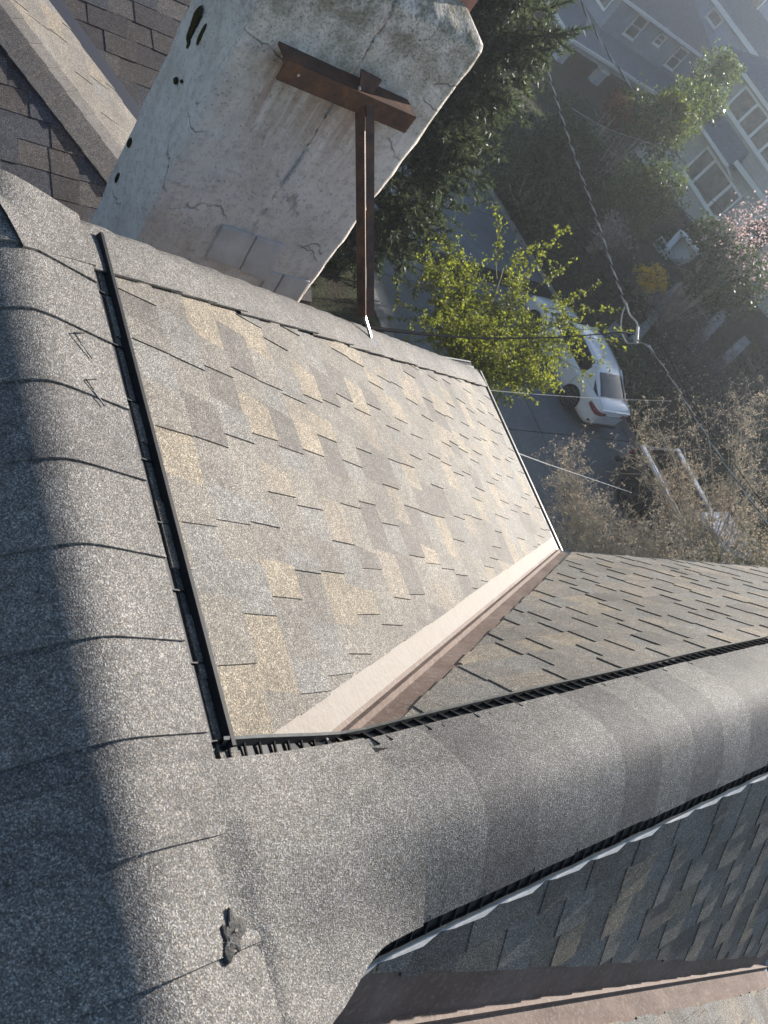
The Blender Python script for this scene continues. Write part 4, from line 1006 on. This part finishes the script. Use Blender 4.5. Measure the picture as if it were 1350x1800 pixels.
        for y in (-1.38, 1.42):
            m = CB(tf); n = 20
            rows = [[(sg*.902, y+rr*math.cos(math.pi*(-.08+1.16*k/n)), .33+rr*math.sin(math.pi*(-.08+1.16*k/n))) for k in range(n+1)] for rr in (.0, .385)]
            rows2 = [[(sg*.925, y+rr*math.cos(math.pi*(-.08+1.16*k/n)), .33+rr*math.sin(math.pi*(-.08+1.16*k/n))) for k in range(n+1)] for rr in (.355, .40)]
            m.grid([[(sg*.918, p[1], p[2]) for p in r_] for r_ in rows], TRIM); m.build('wheel_arch', T)
            wheel(T, tf, sg*.86, y, .335, .22, sg, 10)
    m = CB(tf); m.box((-.26, -2.362, .60), (.26, -2.352, .72), PLATE); m.build('licence_plate', T)
    m = CB(tf); m.bar((-.42, -2.345, .80), (.42, -2.345, .80), .02, .03, CHROME); m.build('trunk_trim', T)
    m = CB(tf); m.bar((-.78, -2.30, .30), (.78, -2.30, .30), .06, .09, TRIM); m.build('bumper_valance', T)
    m = CB(tf); m.bar((-.70, -2.275, .965), (.70, -2.275, .965), .10, .02, PAINT); m.build('trunk_lip', T)
    m = CB(tf)
    for a_, b_ in (((-.72, -1.92, 1.06), (-.70, -2.26, 1.0)), ((.72, -1.92, 1.06), (.70, -2.26, 1.0)), ((-.72, -1.92, 1.062), (.72, -1.92, 1.062))): m.bar(a_, b_, .006, .004, TRIM)
    m.build('trunk_seam', T)
sedan()
def pickup():
    base = V(19.55, 4.45, -9.3); T = thing('pickup_truck', 'dark pickup truck with pale blue-grey bed rails, half hidden behind dry shrubs', 'pickup', base)
    tf = Matrix.Translation(base) @ Matrix.Rotation(math.pi, 4, 'Z')      # heading south: local +y points to -y
    W = .98
    def bx(nm, lo, hi, mat, bev=.03, top=1.0):
        m = CB(tf); m.box(lo, hi, mat, top); o = m.build(nm, T); b = o.modifiers.new('bevel', 'BEVEL'); b.width = bev; b.segments = 3; return o
    for sg in (1, -1):
        x0, x1 = sorted((sg*(W-.10), sg*W)); bx('bed_side', (x0, -2.75, .62), (x1, -.55, 1.30), TRUCKD)
        x0, x1 = sorted((sg*(W-.19), sg*(W+.01))); bx('bed_rail', (x0, -2.78, 1.302), (x1, -.52, 1.36), SILVER, .02)
        x0, x1 = sorted((sg*(W-.12), sg*(W+.006))); bx('tail_light', (x0, -2.792, .86), (x1, -2.74, 1.14), TAIL, .01)
        for y in (-1.75, 1.75):
            m = CB(tf); n = 18; m.grid([[(sg*(W+.03), y+rr*math.cos(math.pi*k/n), .42+rr*math.sin(math.pi*k/n)) for k in range(n+1)] for rr in (.40, .50)], TRIM); o = m.build('fender_flare', T); so = o.modifiers.new('solid', 'SOLIDIFY'); so.thickness = .08; so.offset = 0
            wheel(T, tf, sg*.87, y, .41, .28, sg, 5)
        x0, x1 = sorted((sg*(W+.02), sg*(W+.22))); bx('mirror', (x0, .98, 1.25), (x1, 1.10, 1.48), TRIM, .02)
    bx('tailgate', (-W+.10, -2.80, .64), (W-.10, -2.71, 1.31), TRUCKD)
    bx('bed_floor', (-W+.1, -2.70, .60), (W-.1, -.56, .70), LINER, .01)
    bx('bed_front', (-W+.1, -.62, .70), (W-.1, -.54, 1.34), LINER, .01)
    bx('rear_bumper', (-.92, -2.95, .46), (.92, -2.80, .62), TRIM, .03)
    bx('chassis', (-.8, -2.7, .38), (.8, 2.7, .60), TRIM, .01)
    m = CB(tf); secs = []
    for y, w, zb, zs in ((-.52, .95, .5, 1.18), (.2, .98, .5, 1.18), (1.25, .98, .5, 1.17), (1.35, .97, .5, 1.16), (2.5, .94, .52, 1.10), (2.8, .86, .55, 1.0)):
        half = [(0, zb), (w*.97, zb), (w, zb+.25), (w, zs-.12), (w*.95, zs), (w*.5, zs+.04), (0, zs+.05)]; secs.append([(x, y, z) for x, z in half+[(-x, z) for x, z in half[-2::-1]]])
    loft(m, secs, TRUCKD); m.build('cab_body', T, smooth=False)
    m = CB(tf); secs = []
    for y, wb, wr, zr in ((-.50, .90, .80, 1.20), (-.42, .90, .76, 1.80), (.3, .92, .77, 1.88), (.85, .92, .77, 1.84), (1.42, .90, .80, 1.22)):
        half = [(wb, 1.16), (wr+.02, zr-.06), (wr*.9, zr), (0, zr+.03)]; secs.append([(x, y, z) for x, z in half+[(-x, z) for x, z in half[-2::-1]]])
    loft(m, secs, CARGLASS, True); m.build('windows', T)
    m = CB(tf); m.grid([[(x, y, z) for x, z in ((wr+.03, zr-.08), (wr*.92, zr+.012), (0, zr+.045), (-wr*.92, zr+.012), (-wr-.03, zr-.08))] for y, wr, zr in ((-.46, .77, 1.80), (.3, .77, 1.885), (.9, .77, 1.845))], SILVER, True); o = m.build('roof', T); so = o.modifiers.new('solid', 'SOLIDIFY'); so.thickness = .03
    for sg in (1, -1):
        for a, b in (((sg*.91, -.48, 1.15), (sg*.79, -.44, 1.80)), ((sg*.925, .38, 1.15), (sg*.80, .34, 1.86)), ((sg*.91, 1.40, 1.18), (sg*.80, .88, 1.82))):
            m = CB(tf); m.bar(a, b, .09, .05, SILVER); m.build('pillar', T)
pickup()

# ------------------------------------------------------------------ houses across the street
def window(parent, o, ux, uz, w, h, nrm, panes, frame=.09, mat=GLASS, name='window', mull=.07, hbar=None):
    """o: lower corner, ux/uz unit vectors, nrm outward. panes: list of fractions"""
    o, ux, uz, nrm = Vector(o), Vector(ux), Vector(uz), Vector(nrm)
    def slab(a0, a1, b0, b1, d0, d1, mt, nm, pr):
        m = MB(); q = lambda a, b, d: o+ux*a+uz*b+nrm*d
        m.add([q(a0,b0,d0), q(a1,b0,d0), q(a1,b1,d0), q(a0,b1,d0), q(a0,b0,d1), q(a1,b0,d1), q(a1,b1,d1), q(a0,b1,d1)], [(3,2,1,0),(4,5,6,7),(0,1,5,4),(1,2,6,5),(2,3,7,6),(3,0,4,7)], mt)
        ob = m.build(nm, pr); return ob
    fr = MB(); q = lambda a, b, d: o+ux*a+uz*b+nrm*d
    wo = slab(-frame, w+frame, -frame, h+frame, .002, .02, TRIM, name, parent)
    for a0, a1, b0, b1 in ((-frame, w+frame, -frame, 0), (-frame, w+frame, h, h+frame), (-frame, 0, 0, h), (w, w+frame, 0, h)): slab(a0, a1, b0, b1, .021, .07, WHITE, 'frame', wo)
    slab(-frame-.04, w+frame+.04, -frame-.05, -frame-.002, .0, .11, WHITE, 'sill', wo)
    xs = [0]+[p*w for p in panes]+[w]
    for i in range(len(xs)-1):
        a0 = xs[i]+(mull/2 if i else 0); a1 = xs[i+1]-(mull/2 if i < len(xs)-2 else 0)
        if hbar:
            slab(a0, a1, 0, h*hbar, .022, .03, mat, 'pane', wo); slab(a0, a1, h*hbar+.002, h, .026, .034, mat, 'pane', wo)
            slab(a0+.002, a1-.002, h*hbar-.02, h*hbar+.02, .0345, .055, WHITE, 'mullion', wo)
        else: slab(a0, a1, 0, h, .022, .03, mat, 'pane', wo)
        if i: slab(xs[i]-mull/2, xs[i]+mull/2, .001, h-.001, .0215, .062, WHITE, 'mullion', wo)
    return wo
UX, UZ = (0,-1,0), (0,0,1)
def part(parent, name, fn, mat=None):
    m = MB(); fn(m); return m.build(name, parent)
# ---- grey-beige house with big triple windows (west front at x = 36)
HX = 36.0; H3 = thing('house_across_the_street', 'grey-beige sided house with white triple windows, right of the ivy', 'house', (41, 19, -9.5))
pN = on(1226, 199, 0, HX).y + 1.2
def W3(px, py): return on(px, py, 0, HX)
part(H3, 'wall', lambda m: m.box((HX, 8.5, -11.5), (47, pN, W3(1318, 150).z), SID_BEIGE))
a, b = W3(1201, 300), W3(1303, 344); z0 = (W3(1201,300).z+W3(1257,389).z)/2; z1 = (W3(1248,259).z+W3(1303,344).z)/2
window(H3, (HX, a.y-.08, z0+.10), UX, UZ, a.y-W3(1257,389).y-.16, z1-z0-.2, (-1,0,0), (.25, .75), .11, GLASSL, mull=.16)
u0, u1 = W3(1274, 189), W3(1328, 267); zt_ = W3(1318, 155).z
yn, ys = u0.y, u1.y-1.2
window(H3, (HX, yn-.1, u0.z+.12), UX, UZ, yn-ys-.2, zt_-u0.z-.24, (-1,0,0), (.27, .52, .76), .12, GLASSL, mull=.15)
g0, g1 = W3(1226, 199), W3(1290, 298); tz = W3(1278, 207).z
def awn(m):
    d = .75; y0_, y1_ = g0.y, g1.y-.1
    m.prism([(HX-.001, y1_, g0.z), (HX-.001, y0_, g0.z), (HX-d, y0_, g0.z-.1), (HX-d, y1_, g0.z-.1)], [(HX-.001, y1_+.25, tz-.05), (HX-.001, y0_-.25, tz-.05), (HX-d, y0_, g0.z+.0), (HX-d, y1_, g0.z+.0)], ROOF_G)
part(H3, 'bay_roof', awn); part(H3, 'bay_gutter', lambda m: m.bar((HX-.80, g1.y-.15, g0.z-.03), (HX-.80, g0.y+.05, g0.z-.03), .12, .13, WHITE))
part(H3, 'downpipe', lambda m: m.bar((HX-.80, g1.y-.12, g0.z-.05), (HX-.06, g1.y-.4, g0.z-.35), .09, .09, WHITE))
e0, e1 = W3(1295, 284), W3(1350, 262)
part(H3, 'porch_beam', lambda m: m.bar(V(HX-.45, e0.y-.25, e0.z+.05), V(HX-.12, e0.y-3.2, e0.z+.1), .16, .2, WHITE))
# eaves and roof
ez = W3(1318, 145).z
part(H3, 'eave', lambda m: m.box((HX-.45, 8.25, ez-.02), (HX+.15, pN+.05, ez+.16), WHITE))
part(H3, 'roof', lambda m: m.add([(HX-.5, 8.2, ez+.162), (HX-.5, pN+.1, ez+.162), (47.5, pN+.1, ez+.162), (47.5, 8.2, ez+.162), (41.7, 8.6, ez+3.6), (41.7, pN-5.5, ez+3.6)], [(1,0,4,5), (2,1,5), (3,2,5,4), (0,3,4), (0,1,2,3)], ROOF_G))
# arched entrance, porch steps and rail
ar = W3(1335, 395)
def arch(m):
    c = V(HX-.05, ar.y-.35, ar.z-.25); n = 12
    for k in range(n):
        t0, t1 = math.pi*k/n, math.pi*(k+1)/n
        m.bar(c+V(0, .75*math.cos(t0), .75*math.sin(t0)), c+V(0, .75*math.cos(t1), .75*math.sin(t1)), .12, .14, WHITE, (1,0,0))
part(H3, 'entrance_arch', arch)
part(H3, 'entrance_door', lambda m: m.box((HX-.04, ar.y-1.0, ar.z-2.2), (HX-.005, ar.y+.3, ar.z+.3), TRIM))
for px, py, dz in ((1265, 420, 1.1), (1290, 440, 1.0)):
    q = on(px, py, 0, HX-.1); part(H3, 'porch_post', lambda m: m.bar(q+V(0,0,-.5), q+V(0,0,dz), .16, .16, WHITE))
part(H3, 'porch_fascia', lambda m: m.bar(W3(1262, 424)+V(-.2,0,.1), W3(1300, 392)+V(-.2,-.1,.0), .14, .2, WHITE))
# stair railing beside the round bush
def railing(m):
    a_, b_ = on(1185, 355, 0, 33.5), on(1262, 425, 0, 32.2)
    for dz in (0, .45, .9): m.bar(a_+V(0,0,-dz), b_+V(0,0,-dz), .045, .05, WOOD)
    for k in range(15):
        p_ = a_.lerp(b_, k/14); m.bar(p_+V(0,0,-1.05), p_+V(0,0,.02), .04, .04, WOOD)
m = MB(); railing(m); tag(m.build('stair_railing'), 'dark wooden stair railing beside the round green bush', 'railing')
gt = thing('garden_shelter', 'small white-roofed garden gate shelter below the stair railing', 'shelter', tuple(V(30.2, 17.0, -8.6)))
a_, b_, c_ = on(1158, 452, 0, 29.5), on(1198, 408, 0, 30.6), on(1232, 448, 0, 30.2)
part(gt, 'beam', lambda m: m.bar(a_, b_, .22, .16, WHITE)); part(gt, 'roof_board', lambda m: m.bar(b_+V(0,0,.02), c_, .34, .10, WHITE))
part(gt, 'panel', lambda m: m.prism([a_+V(.1,0,-.1), b_+V(.1,0,-.1), c_+V(.1,0,-.1), (a_+c_)/2+V(.1,0,-.9)], [a_+V(.2,0,-.1), b_+V(.2,0,-.1), c_+V(.2,0,-.1), (a_+c_)/2+V(.2,0,-.9)], SID_BEIGE))
for p_ in (a_, b_, c_): part(gt, 'post', lambda m: m.bar(p_, V(p_.x, p_.y, zg(p_.x, p_.y)), .12, .12, WOOD))
# lattice beside it
lt = MB(); q0_ = on(1146, 432, 0, 29.4)
for k in range(5): lt.bar(q0_+V(0, -.22*k, -.1), q0_+V(0, -.22*k, .55), .03, .03, WHITE); lt.bar(q0_+V(0, .05, -.05+.14*k), q0_+V(0, -.95, -.05+.14*k), .03, .03, WHITE)
tag(lt.build('lattice_panel'), 'small white lattice panel above the yellow bush', 'lattice')

# ---- blue-grey house with the wrap-round porch
K1 = 34.5; H1 = thing('porch_house', 'dark blue-grey house with wrap-round porch, behind the pine', 'house', (42, 42, -12))
cor = on(1008, 68, 0, K1); gz = cor.z; yS = cor.y; yU = yS+2.6
uw = on(1055, 50, 1, yU); xU = uw.x; zb_ = uw.z; ug = on(1106, 0, 1, yU); zU = ug.z; ge = on(1246, 111, 1, yU)
fl = on(955, 112, 0, K1).z; sk = fl-1.6; xE = on(1157, 173, 1, yS).x
part(H1, 'porch_roof', lambda m: m.add([(K1-.15, yS-.15, gz), (xE+3.5, yS-.15, gz), (xE+3.5, yU, zb_), (xU, yU, zb_), (xU, 58, zb_), (K1-.15, 58, gz), (K1-.15, yS-.15, gz-.12), (xE+3.5, yS-.15, gz-.12), (xE+3.5, yU, gz-.14), (xU, yU, gz-.14), (xU, 58, gz-.14), (K1-.15, 58, gz-.12)], [(0,1,2,3), (0,3,4,5), (6,7,1,0), (11,6,0,5), (9,8,7,6), (6,11,10,9)], ROOF_G))
part(H1, 'porch_gutter', lambda m: m.bar((K1-.2, yS-.2, gz-.05), (xE+3.5, yS-.2, gz-.05), .13, .15, WHITE)); part(H1, 'porch_gutter', lambda m: m.bar((K1-.2, yS-.13, gz-.05), (K1-.2, 57, gz-.05), .13, .15, WHITE))
part(H1, 'porch_ceiling_beam', lambda m: m.box((K1, yS, gz-.42), (xE+3, yS+.25, gz-.15), PALEBLUE)); part(H1, 'porch_ceiling_beam', lambda m: m.box((K1, yS+.252, gz-.42), (K1+.25, 57, gz-.15), SID_BLUE))
part(H1, 'porch_floor', lambda m: m.box((K1, yS, fl-.75), (xE+3, yU+1.2, fl-.55), SID_BLUE)); part(H1, 'porch_skirt', lambda m: m.box((K1+.05, yS+.05, sk-2), (xE+3, 57, fl-.752), SID_BLUE))
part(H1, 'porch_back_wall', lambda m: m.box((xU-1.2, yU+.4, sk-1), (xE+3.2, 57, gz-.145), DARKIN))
cx2 = on(1070, 112, 1, yS).x
for x in (K1+.02, cx2, xE-.4): part(H1, 'porch_column', lambda m: m.box((x, yS-.02, fl-.55), (x+.55, yS+.48, gz-.421), PALEBLUE)); part(H1, 'column_trim', lambda m: m.box((x-.05, yS-.07, gz-.62), (x+.60, yS+.53, gz-.45), WHITE))
for y in (yS+4.6, yS+9.0): part(H1, 'porch_column', lambda m: m.box((K1-.02, y, fl-.55), (K1+.48, y+.5, gz-.421), PALEBLUE))
def rail_run(a, b):
    r_ = MB(); a, b = Vector(a), Vector(b); n = int((b-a).length/.16)
    r_.bar(a+V(0,0,.42), b+V(0,0,.42), .10, .07, WHITE); r_.bar(a+V(0,0,-.3), b+V(0,0,-.3), .10, .06, WHITE); ro = r_.build('railing', H1)
    for k in range(1, n):
        q = a.lerp(b, k/n); m = MB(); m.bar(q+V(0,0,-.27), q+V(0,0,.39), .05, .05, WHITE); m.build('baluster', ro)
rail_run((K1+.56, yS+.1, fl-.1), (cx2, yS+.1, fl-.1)); rail_run((K1+.1, yS+.5, fl-.1), (K1+.1, yS+4.6, fl-.1)); rail_run((K1+.1, yS+5.1, fl-.1), (K1+.1, yS+9, fl-.1))
part(H1, 'porch_steps_side', lambda m: m.bar(V(K1-.5, yS+.3, fl-.4), V(K1-3.0, yS-.6, fl-2.3), .25, .3, WHITE))
part(H1, 'upper_wall', lambda m: m.box((xU, yU, gz-.2), (ge.x, 57, zU+.05), SID_BLUE))
def wS(px, py): return on(px, py, 1, yU)
for (l, r_, t_) in (((1095,57), (1112,69), (1142,36)), ((1147,73), (1158,80), (1180,58)), ((1167,112), (1182,122), (1210,90)), ((1192,150), (1206,165), (1222,115))):
    p0_, p1_, p2_ = wS(*l), wS(*r_), wS(*t_); hgt = min(p2_.z, zU-.15)-p0_.z
    if l == (1147,73): hgt = .62
    window(H1, (p0_.x+.05, yU, p0_.z+.05), (1,0,0), UZ, p1_.x-p0_.x-.1, hgt-.12, (0,-1,0), (), .09, GLASS, hbar=.5)
window(H1, (xU, yU+1.6, zb_+.75), UX, UZ, .95, 1.1, (-1,0,0), (), .09, GLASSL, hbar=.5)
window(H1, (xU, yU+4.6, zb_+.75), UX, UZ, .95, 1.1, (-1,0,0), (), .09, GLASS, hbar=.5)
part(H1, 'gutter', lambda m: m.bar((xU-.45, yU-.45, zU-.02), (ge.x+.45, yU-.45, zU-.02), .13, .15, WHITE)); part(H1, 'gutter', lambda m: m.bar((xU-.45, yU-.38, zU-.02), (xU-.45, 57, zU-.02), .13, .15, WHITE))
part(H1, 'roof', lambda m: m.add([(xU-.4, yU-.4, zU+.06), (ge.x+.4, yU-.4, zU+.06), (ge.x+.4, 57, zU+.06), (xU-.4, 57, zU+.06), ((xU+ge.x)/2, yU+5.2, zU+2.9), ((xU+ge.x)/2, 57, zU+2.9)], [(0,1,4), (1,2,5,4), (3,0,4,5), (0,3,2,1)], ROOF_B))
# ---- tall blue shingled house behind
K2 = 50.0; H2 = thing('shingled_house', 'tall blue-shingled house at the top right corner with pale gutter band', 'house', (56, 40, -9))
b0, b1 = on(1257, 0, 0, K2), on(1350, 119, 0, K2); bz = b0.z
part(H2, 'wall', lambda m: m.box((K2, 24, -12), (62, 56, bz-.1), SID_SHINGLE))
part(H2, 'gutter', lambda m: m.bar((K2-.35, 23.5, bz), (K2-.35, 56.5, bz), .22, .26, WHITE))
part(H2, 'roof', lambda m: m.add([(K2-.3, 23.4, bz+.1), (K2-.3, 56.6, bz+.1), (62.3, 56.6, bz+.1), (62.3, 23.4, bz+.1), (56, 29, bz+4.2), (56, 51, bz+4.2)], [(1,0,4,5), (2,1,5), (3,2,5,4), (0,3,4), (0,1,2,3)], ROOF_G))
p0_, p1_, p2_ = on(1242, 28, 0, K2), on(1259, 51, 0, K2), on(1254, 15, 0, K2)
window(H2, (K2, p0_.y-.1, p0_.z+.05), UX, UZ, p0_.y-p1_.y-.2, max(.5, p2_.z-p0_.z-.1), (-1,0,0), (), .12, GLASSL)
K2d = K2+1.6; q0, q1, q2 = on(1302, 0, 0, K2d), on(1324, 29, 0, K2d), on(1350, 8, 0, K2d)
part(H2, 'dormer', lambda m: m.box((K2d, q1.y-3.4, q0.z-.6), (K2d+3.5, q0.y+2.8, q0.z+2.0), SID_SHINGLE))
window(H2, (K2d, q0.y+1.6, q0.z+.1), UX, UZ, q0.y-q1.y+1.4, 1.2, (-1,0,0), (.33, .66), .14, GLASSL)
part(H2, 'dormer_roof', lambda m: m.prism([(K2d-.4, q1.y-3.8, q0.z+2.002), (K2d+4, q1.y-3.8, q0.z+2.002), (K2d+4, q0.y+3.2, q0.z+2.002), (K2d-.4, q0.y+3.2, q0.z+2.002)], [(K2d-.4, q1.y-3.8, q0.z+2.15), (K2d+4, q1.y-3.8, q0.z+2.5), (K2d+4, q0.y+3.2, q0.z+2.5), (K2d-.4, q0.y+3.2, q0.z+2.15)], ROOF_G))
# ---- an added house to the right of the picture (outside the frame; put in to shade the street)
H4 = thing('unseen_shading_house', 'added sided house, unseen beyond the right edge, put in to shade the street', 'house', (42, 0, -9))
part(H4, 'wall', lambda m: m.box((35, -14, -11), (47, 7.9, -2.2), SID_BLUE))
part(H4, 'roof', lambda m: m.add([(34.5, -14.5, -2.198), (34.5, 8.1, -2.198), (47.5, 8.1, -2.198), (47.5, -14.5, -2.198), (41, -9, 1.5), (41, 8.0, 1.5)], [(1,0,4,5), (2,1,5), (3,2,5,4), (0,3,4), (0,1,2,3)], ROOF_B))

# ------------------------------------------------------------------ path and retaining walls on the bank
def gpt(px, py): 
    p = on(px, py, 2, -8.9)
    for _ in range(4): p = on(px, py, 2, zg(p.x, p.y)+.12)
    return p
pa = [gpt(1062, 585), gpt(1088, 612), gpt(1172, 512), gpt(1148, 492)]
m = MB(); m.prism([p+V(0,0,-.4) for p in pa][::-1], [p+V(0,0,.05) for p in pa][::-1], CONC2); o = m.build('garden_path'); o['kind'] = 'structure'
m = MB(); m.bar(pa[1]+V(.1,-.1,.2), pa[2]+V(.1,-.1,.3), .25, .6, CONC2); tag(m.build('path_wall'), 'low concrete wall along the garden path below the yellow bush', 'wall')
for (a_, b_, lb, lft) in (((1210, 612), (1258, 563), 'upper pale concrete wall segment on the bank among bare shrubs', .5), ((1250, 652), (1292, 612), 'lower pale concrete wall segment on the bank among bare shrubs', .55)):
    p, q = gpt(*a_), gpt(*b_); m = MB(); m.bar(p+V(0,0,lft-.45), q+V(0,0,lft-.45), .35, .9, CONC2); tag(m.build('retaining_wall'), lb, 'wall')
p, q = gpt(1295, 620), gpt(1340, 690); m = MB(); m.bar(p+V(0,0,.2), q+V(0,0,.1), .16, .12, WOOD); tag(m.build('timber_edging'), 'thin timber edging running down from the lower concrete wall', 'edging')

# ------------------------------------------------------------------ overhead cables
def cable(label, pts, r, mat, twist=0, name='overhead_cable', cat='cable'):
    """pts: (px,py,dist) knots; smooth curve through them"""
    K = [np.array(at(*p)) for p in pts]; out = []
    for i in range(len(K)-1):
        p0, p1, p2, p3 = K[max(i-1, 0)], K[i], K[i+1], K[min(i+2, len(K)-1)]
        n = 14
        for j in range(n):
            t = j/n; out.append(.5*((2*p1)+(-p0+p2)*t+(2*p0-5*p1+4*p2-p3)*t*t+(-p0+3*p1-3*p2+p3)*t**3))
    out.append(K[-1]); m = MB()
    if twist:
        ln = np.cumsum([0]+[np.linalg.norm(out[i+1]-out[i]) for i in range(len(out)-1)]); dense = []
        N_ = int(ln[-1]/.045)
        for k in range(N_+1):
            s_ = ln[-1]*k/N_; i = min(np.searchsorted(ln, s_, 'right')-1, len(out)-2); t = (s_-ln[i])/max(1e-9, ln[i+1]-ln[i]); dense.append((out[i]*(1-t)+out[i+1]*t, s_))
        for ph, mt, rr in ((0, WIREL, r*.6), (2.1, WIREL, r*.75), (4.2, WIRE, r*.7)):
            m.tube([p+np.array([0, math.cos(s_*twist+ph), math.sin(s_*twist+ph)])*r*.8 for p, s_ in dense], rr, mt, 5)
    else: m.tube(out, r, mat, 5)
    return tag(m.build(name, smooth=True), label, cat)
cable('twisted service cable running from the top past the pine to the splice', [(928, -20, 27), (955, 95, 25), (1000, 245, 22.5), (1042, 365, 20.5), (1078, 475, 18.8), (1101, 540, 17.6)], .018, WIREL, 11)
cable('twisted service cable from the top edge ending at the triple window', [(1008, -20, 36), (1060, 80, 36), (1115, 160, 35.6), (1160, 228, 35.3), (1205, 288, 35.0)], .030, WIREL, 7)
cable('twisted cable from the splice down to the right edge through the dry shrub', [(1120, 598, 16.8), (1142, 612, 16.4), (1180, 665, 15.9), (1243, 767, 15.2), (1305, 859, 14.6), (1370, 950, 14)], .012, WIREL, 12)
cable('thin dark cable parallel to and right of the splice cable', [(860, 150, 26), (989, 352, 22), (1090, 490, 19), (1160, 600, 17.5), (1228, 728, 16.2), (1290, 815, 15.5), (1370, 925, 14.8)], .007, WIRE)
cable('black cable running from the roof corner across the green tree to the splice', [(640, 574, 4.2), (700, 582, 6), (800, 592, 8.7), (900, 595, 11.2), (1000, 592, 13.8), (1085, 585, 16.2), (1113, 588, 16.9)], .013, WIRE)
cable('thin pale wire crossing in front of the white car', [(830, 683, 12), (905, 690, 13.5), (1000, 697, 15.5), (1090, 702, 17.5), (1180, 705, 19.5)], .004, WIREL)
cable('thin pale wire from the roof eave across the street to the dry shrub', [(880, 785, 6.2), (960, 815, 9), (1040, 842, 12.5), (1110, 866, 16)], .005, WIREL)
cable('thin dark wire running across the triple window to the lower right', [(1205, 290, 34.8), (1225, 323, 33), (1265, 366, 31), (1310, 412, 29), (1370, 470, 27)], .011, WIRE)
cable('faint thin wire over the dark evergreen bush', [(1005, 190, 30), (1065, 225, 30), (1125, 246, 30), (1150, 255, 30), (1165, 265, 30.5)], .008, WIREL)
cable('thin pale cable in the lower right through the dry shrub', [(1295, 905, 15), (1320, 945, 14.5), (1350, 985, 14.2), (1380, 1020, 14)], .006, WIREL)
# splice with drip loops where the cables meet
SP = thing('cable_splice', 'cable splice with hanging drip loops over the street beside the green tree', 'splice', tuple(at(1112, 585, 17)))
def loop(nm, pts, r, mat):
    K = [at(*p) for p in pts]; out = []
    K = [np.array(k) for k in K]
    for i in range(len(K)-1):
        p0, p1, p2, p3 = K[max(i-1, 0)], K[i], K[i+1], K[min(i+2, len(K)-1)]
        for j in range(8):
            t = j/8; out.append(.5*((2*p1)+(-p0+p2)*t+(2*p0-5*p1+4*p2-p3)*t*t+(-p0+3*p1-3*p2+p3)*t**3))
    out.append(K[-1]); m = MB(); m.tube(out, r, mat, 6); m.build(nm, SP, smooth=True)
loop('drip_loop', [(1101, 533, 17.7), (1093, 555, 17.5), (1092, 580, 17.3), (1100, 600, 17.1), (1107, 604, 17)], .013, WIREL)
loop('drip_loop', [(1101, 533, 17.7), (1106, 552, 17.4), (1118, 566, 17.1), (1121, 577, 17), (1119, 592, 16.9), (1118, 603, 16.8)], .018, WIREL)
loop('drip_loop', [(1092, 583, 17.2), (1104, 584, 17), (1114, 590, 16.9), (1115, 602, 16.8)], .010, WIREL)
loop('jumper', [(1107, 604, 16.9), (1118, 603, 16.8), (1132, 603, 16.7), (1140, 610, 16.5)], .010, WIREL)
m = MB(); p, q = at(1121, 574, 17), at(1119, 604, 16.9); m.tube([p, q], .028, STEEL, 8); m.build('connector', SP)
m = MB(); p, q = at(1140, 608, 16.5), at(1148, 620, 16.4); m.tube([p, q], .026, STEEL, 8); m.build('dead_end_clamp', SP)

# ------------------------------------------------------------------ thin haze volume added in place of the sun's veiling glare
HAZE = .0013
hz_ = MB(); hz_.box((-430, -430, -14.6), (430, 170, 6.0), SOIL); ho = hz_.build('haze'); ho.data.materials.clear()
hm = bpy.data.materials.new('glare_haze'); hm.use_nodes = True; ht = hm.node_tree; ht.nodes.clear()
hout = ht.nodes.new('ShaderNodeOutputMaterial'); hv = ht.nodes.new('ShaderNodeVolumePrincipled')
hv.inputs['Color'].default_value = (.85, .91, 1.0, 1); hv.inputs['Density'].default_value = HAZE; hv.inputs['Anisotropy'].default_value = .7
ht.links.new(hv.outputs[0], hout.inputs['Volume']); ho.data.materials.append(hm); ho['kind'] = 'stuff'; tag(ho, 'thin pale haze volume added for the sun glare over the street', 'haze')
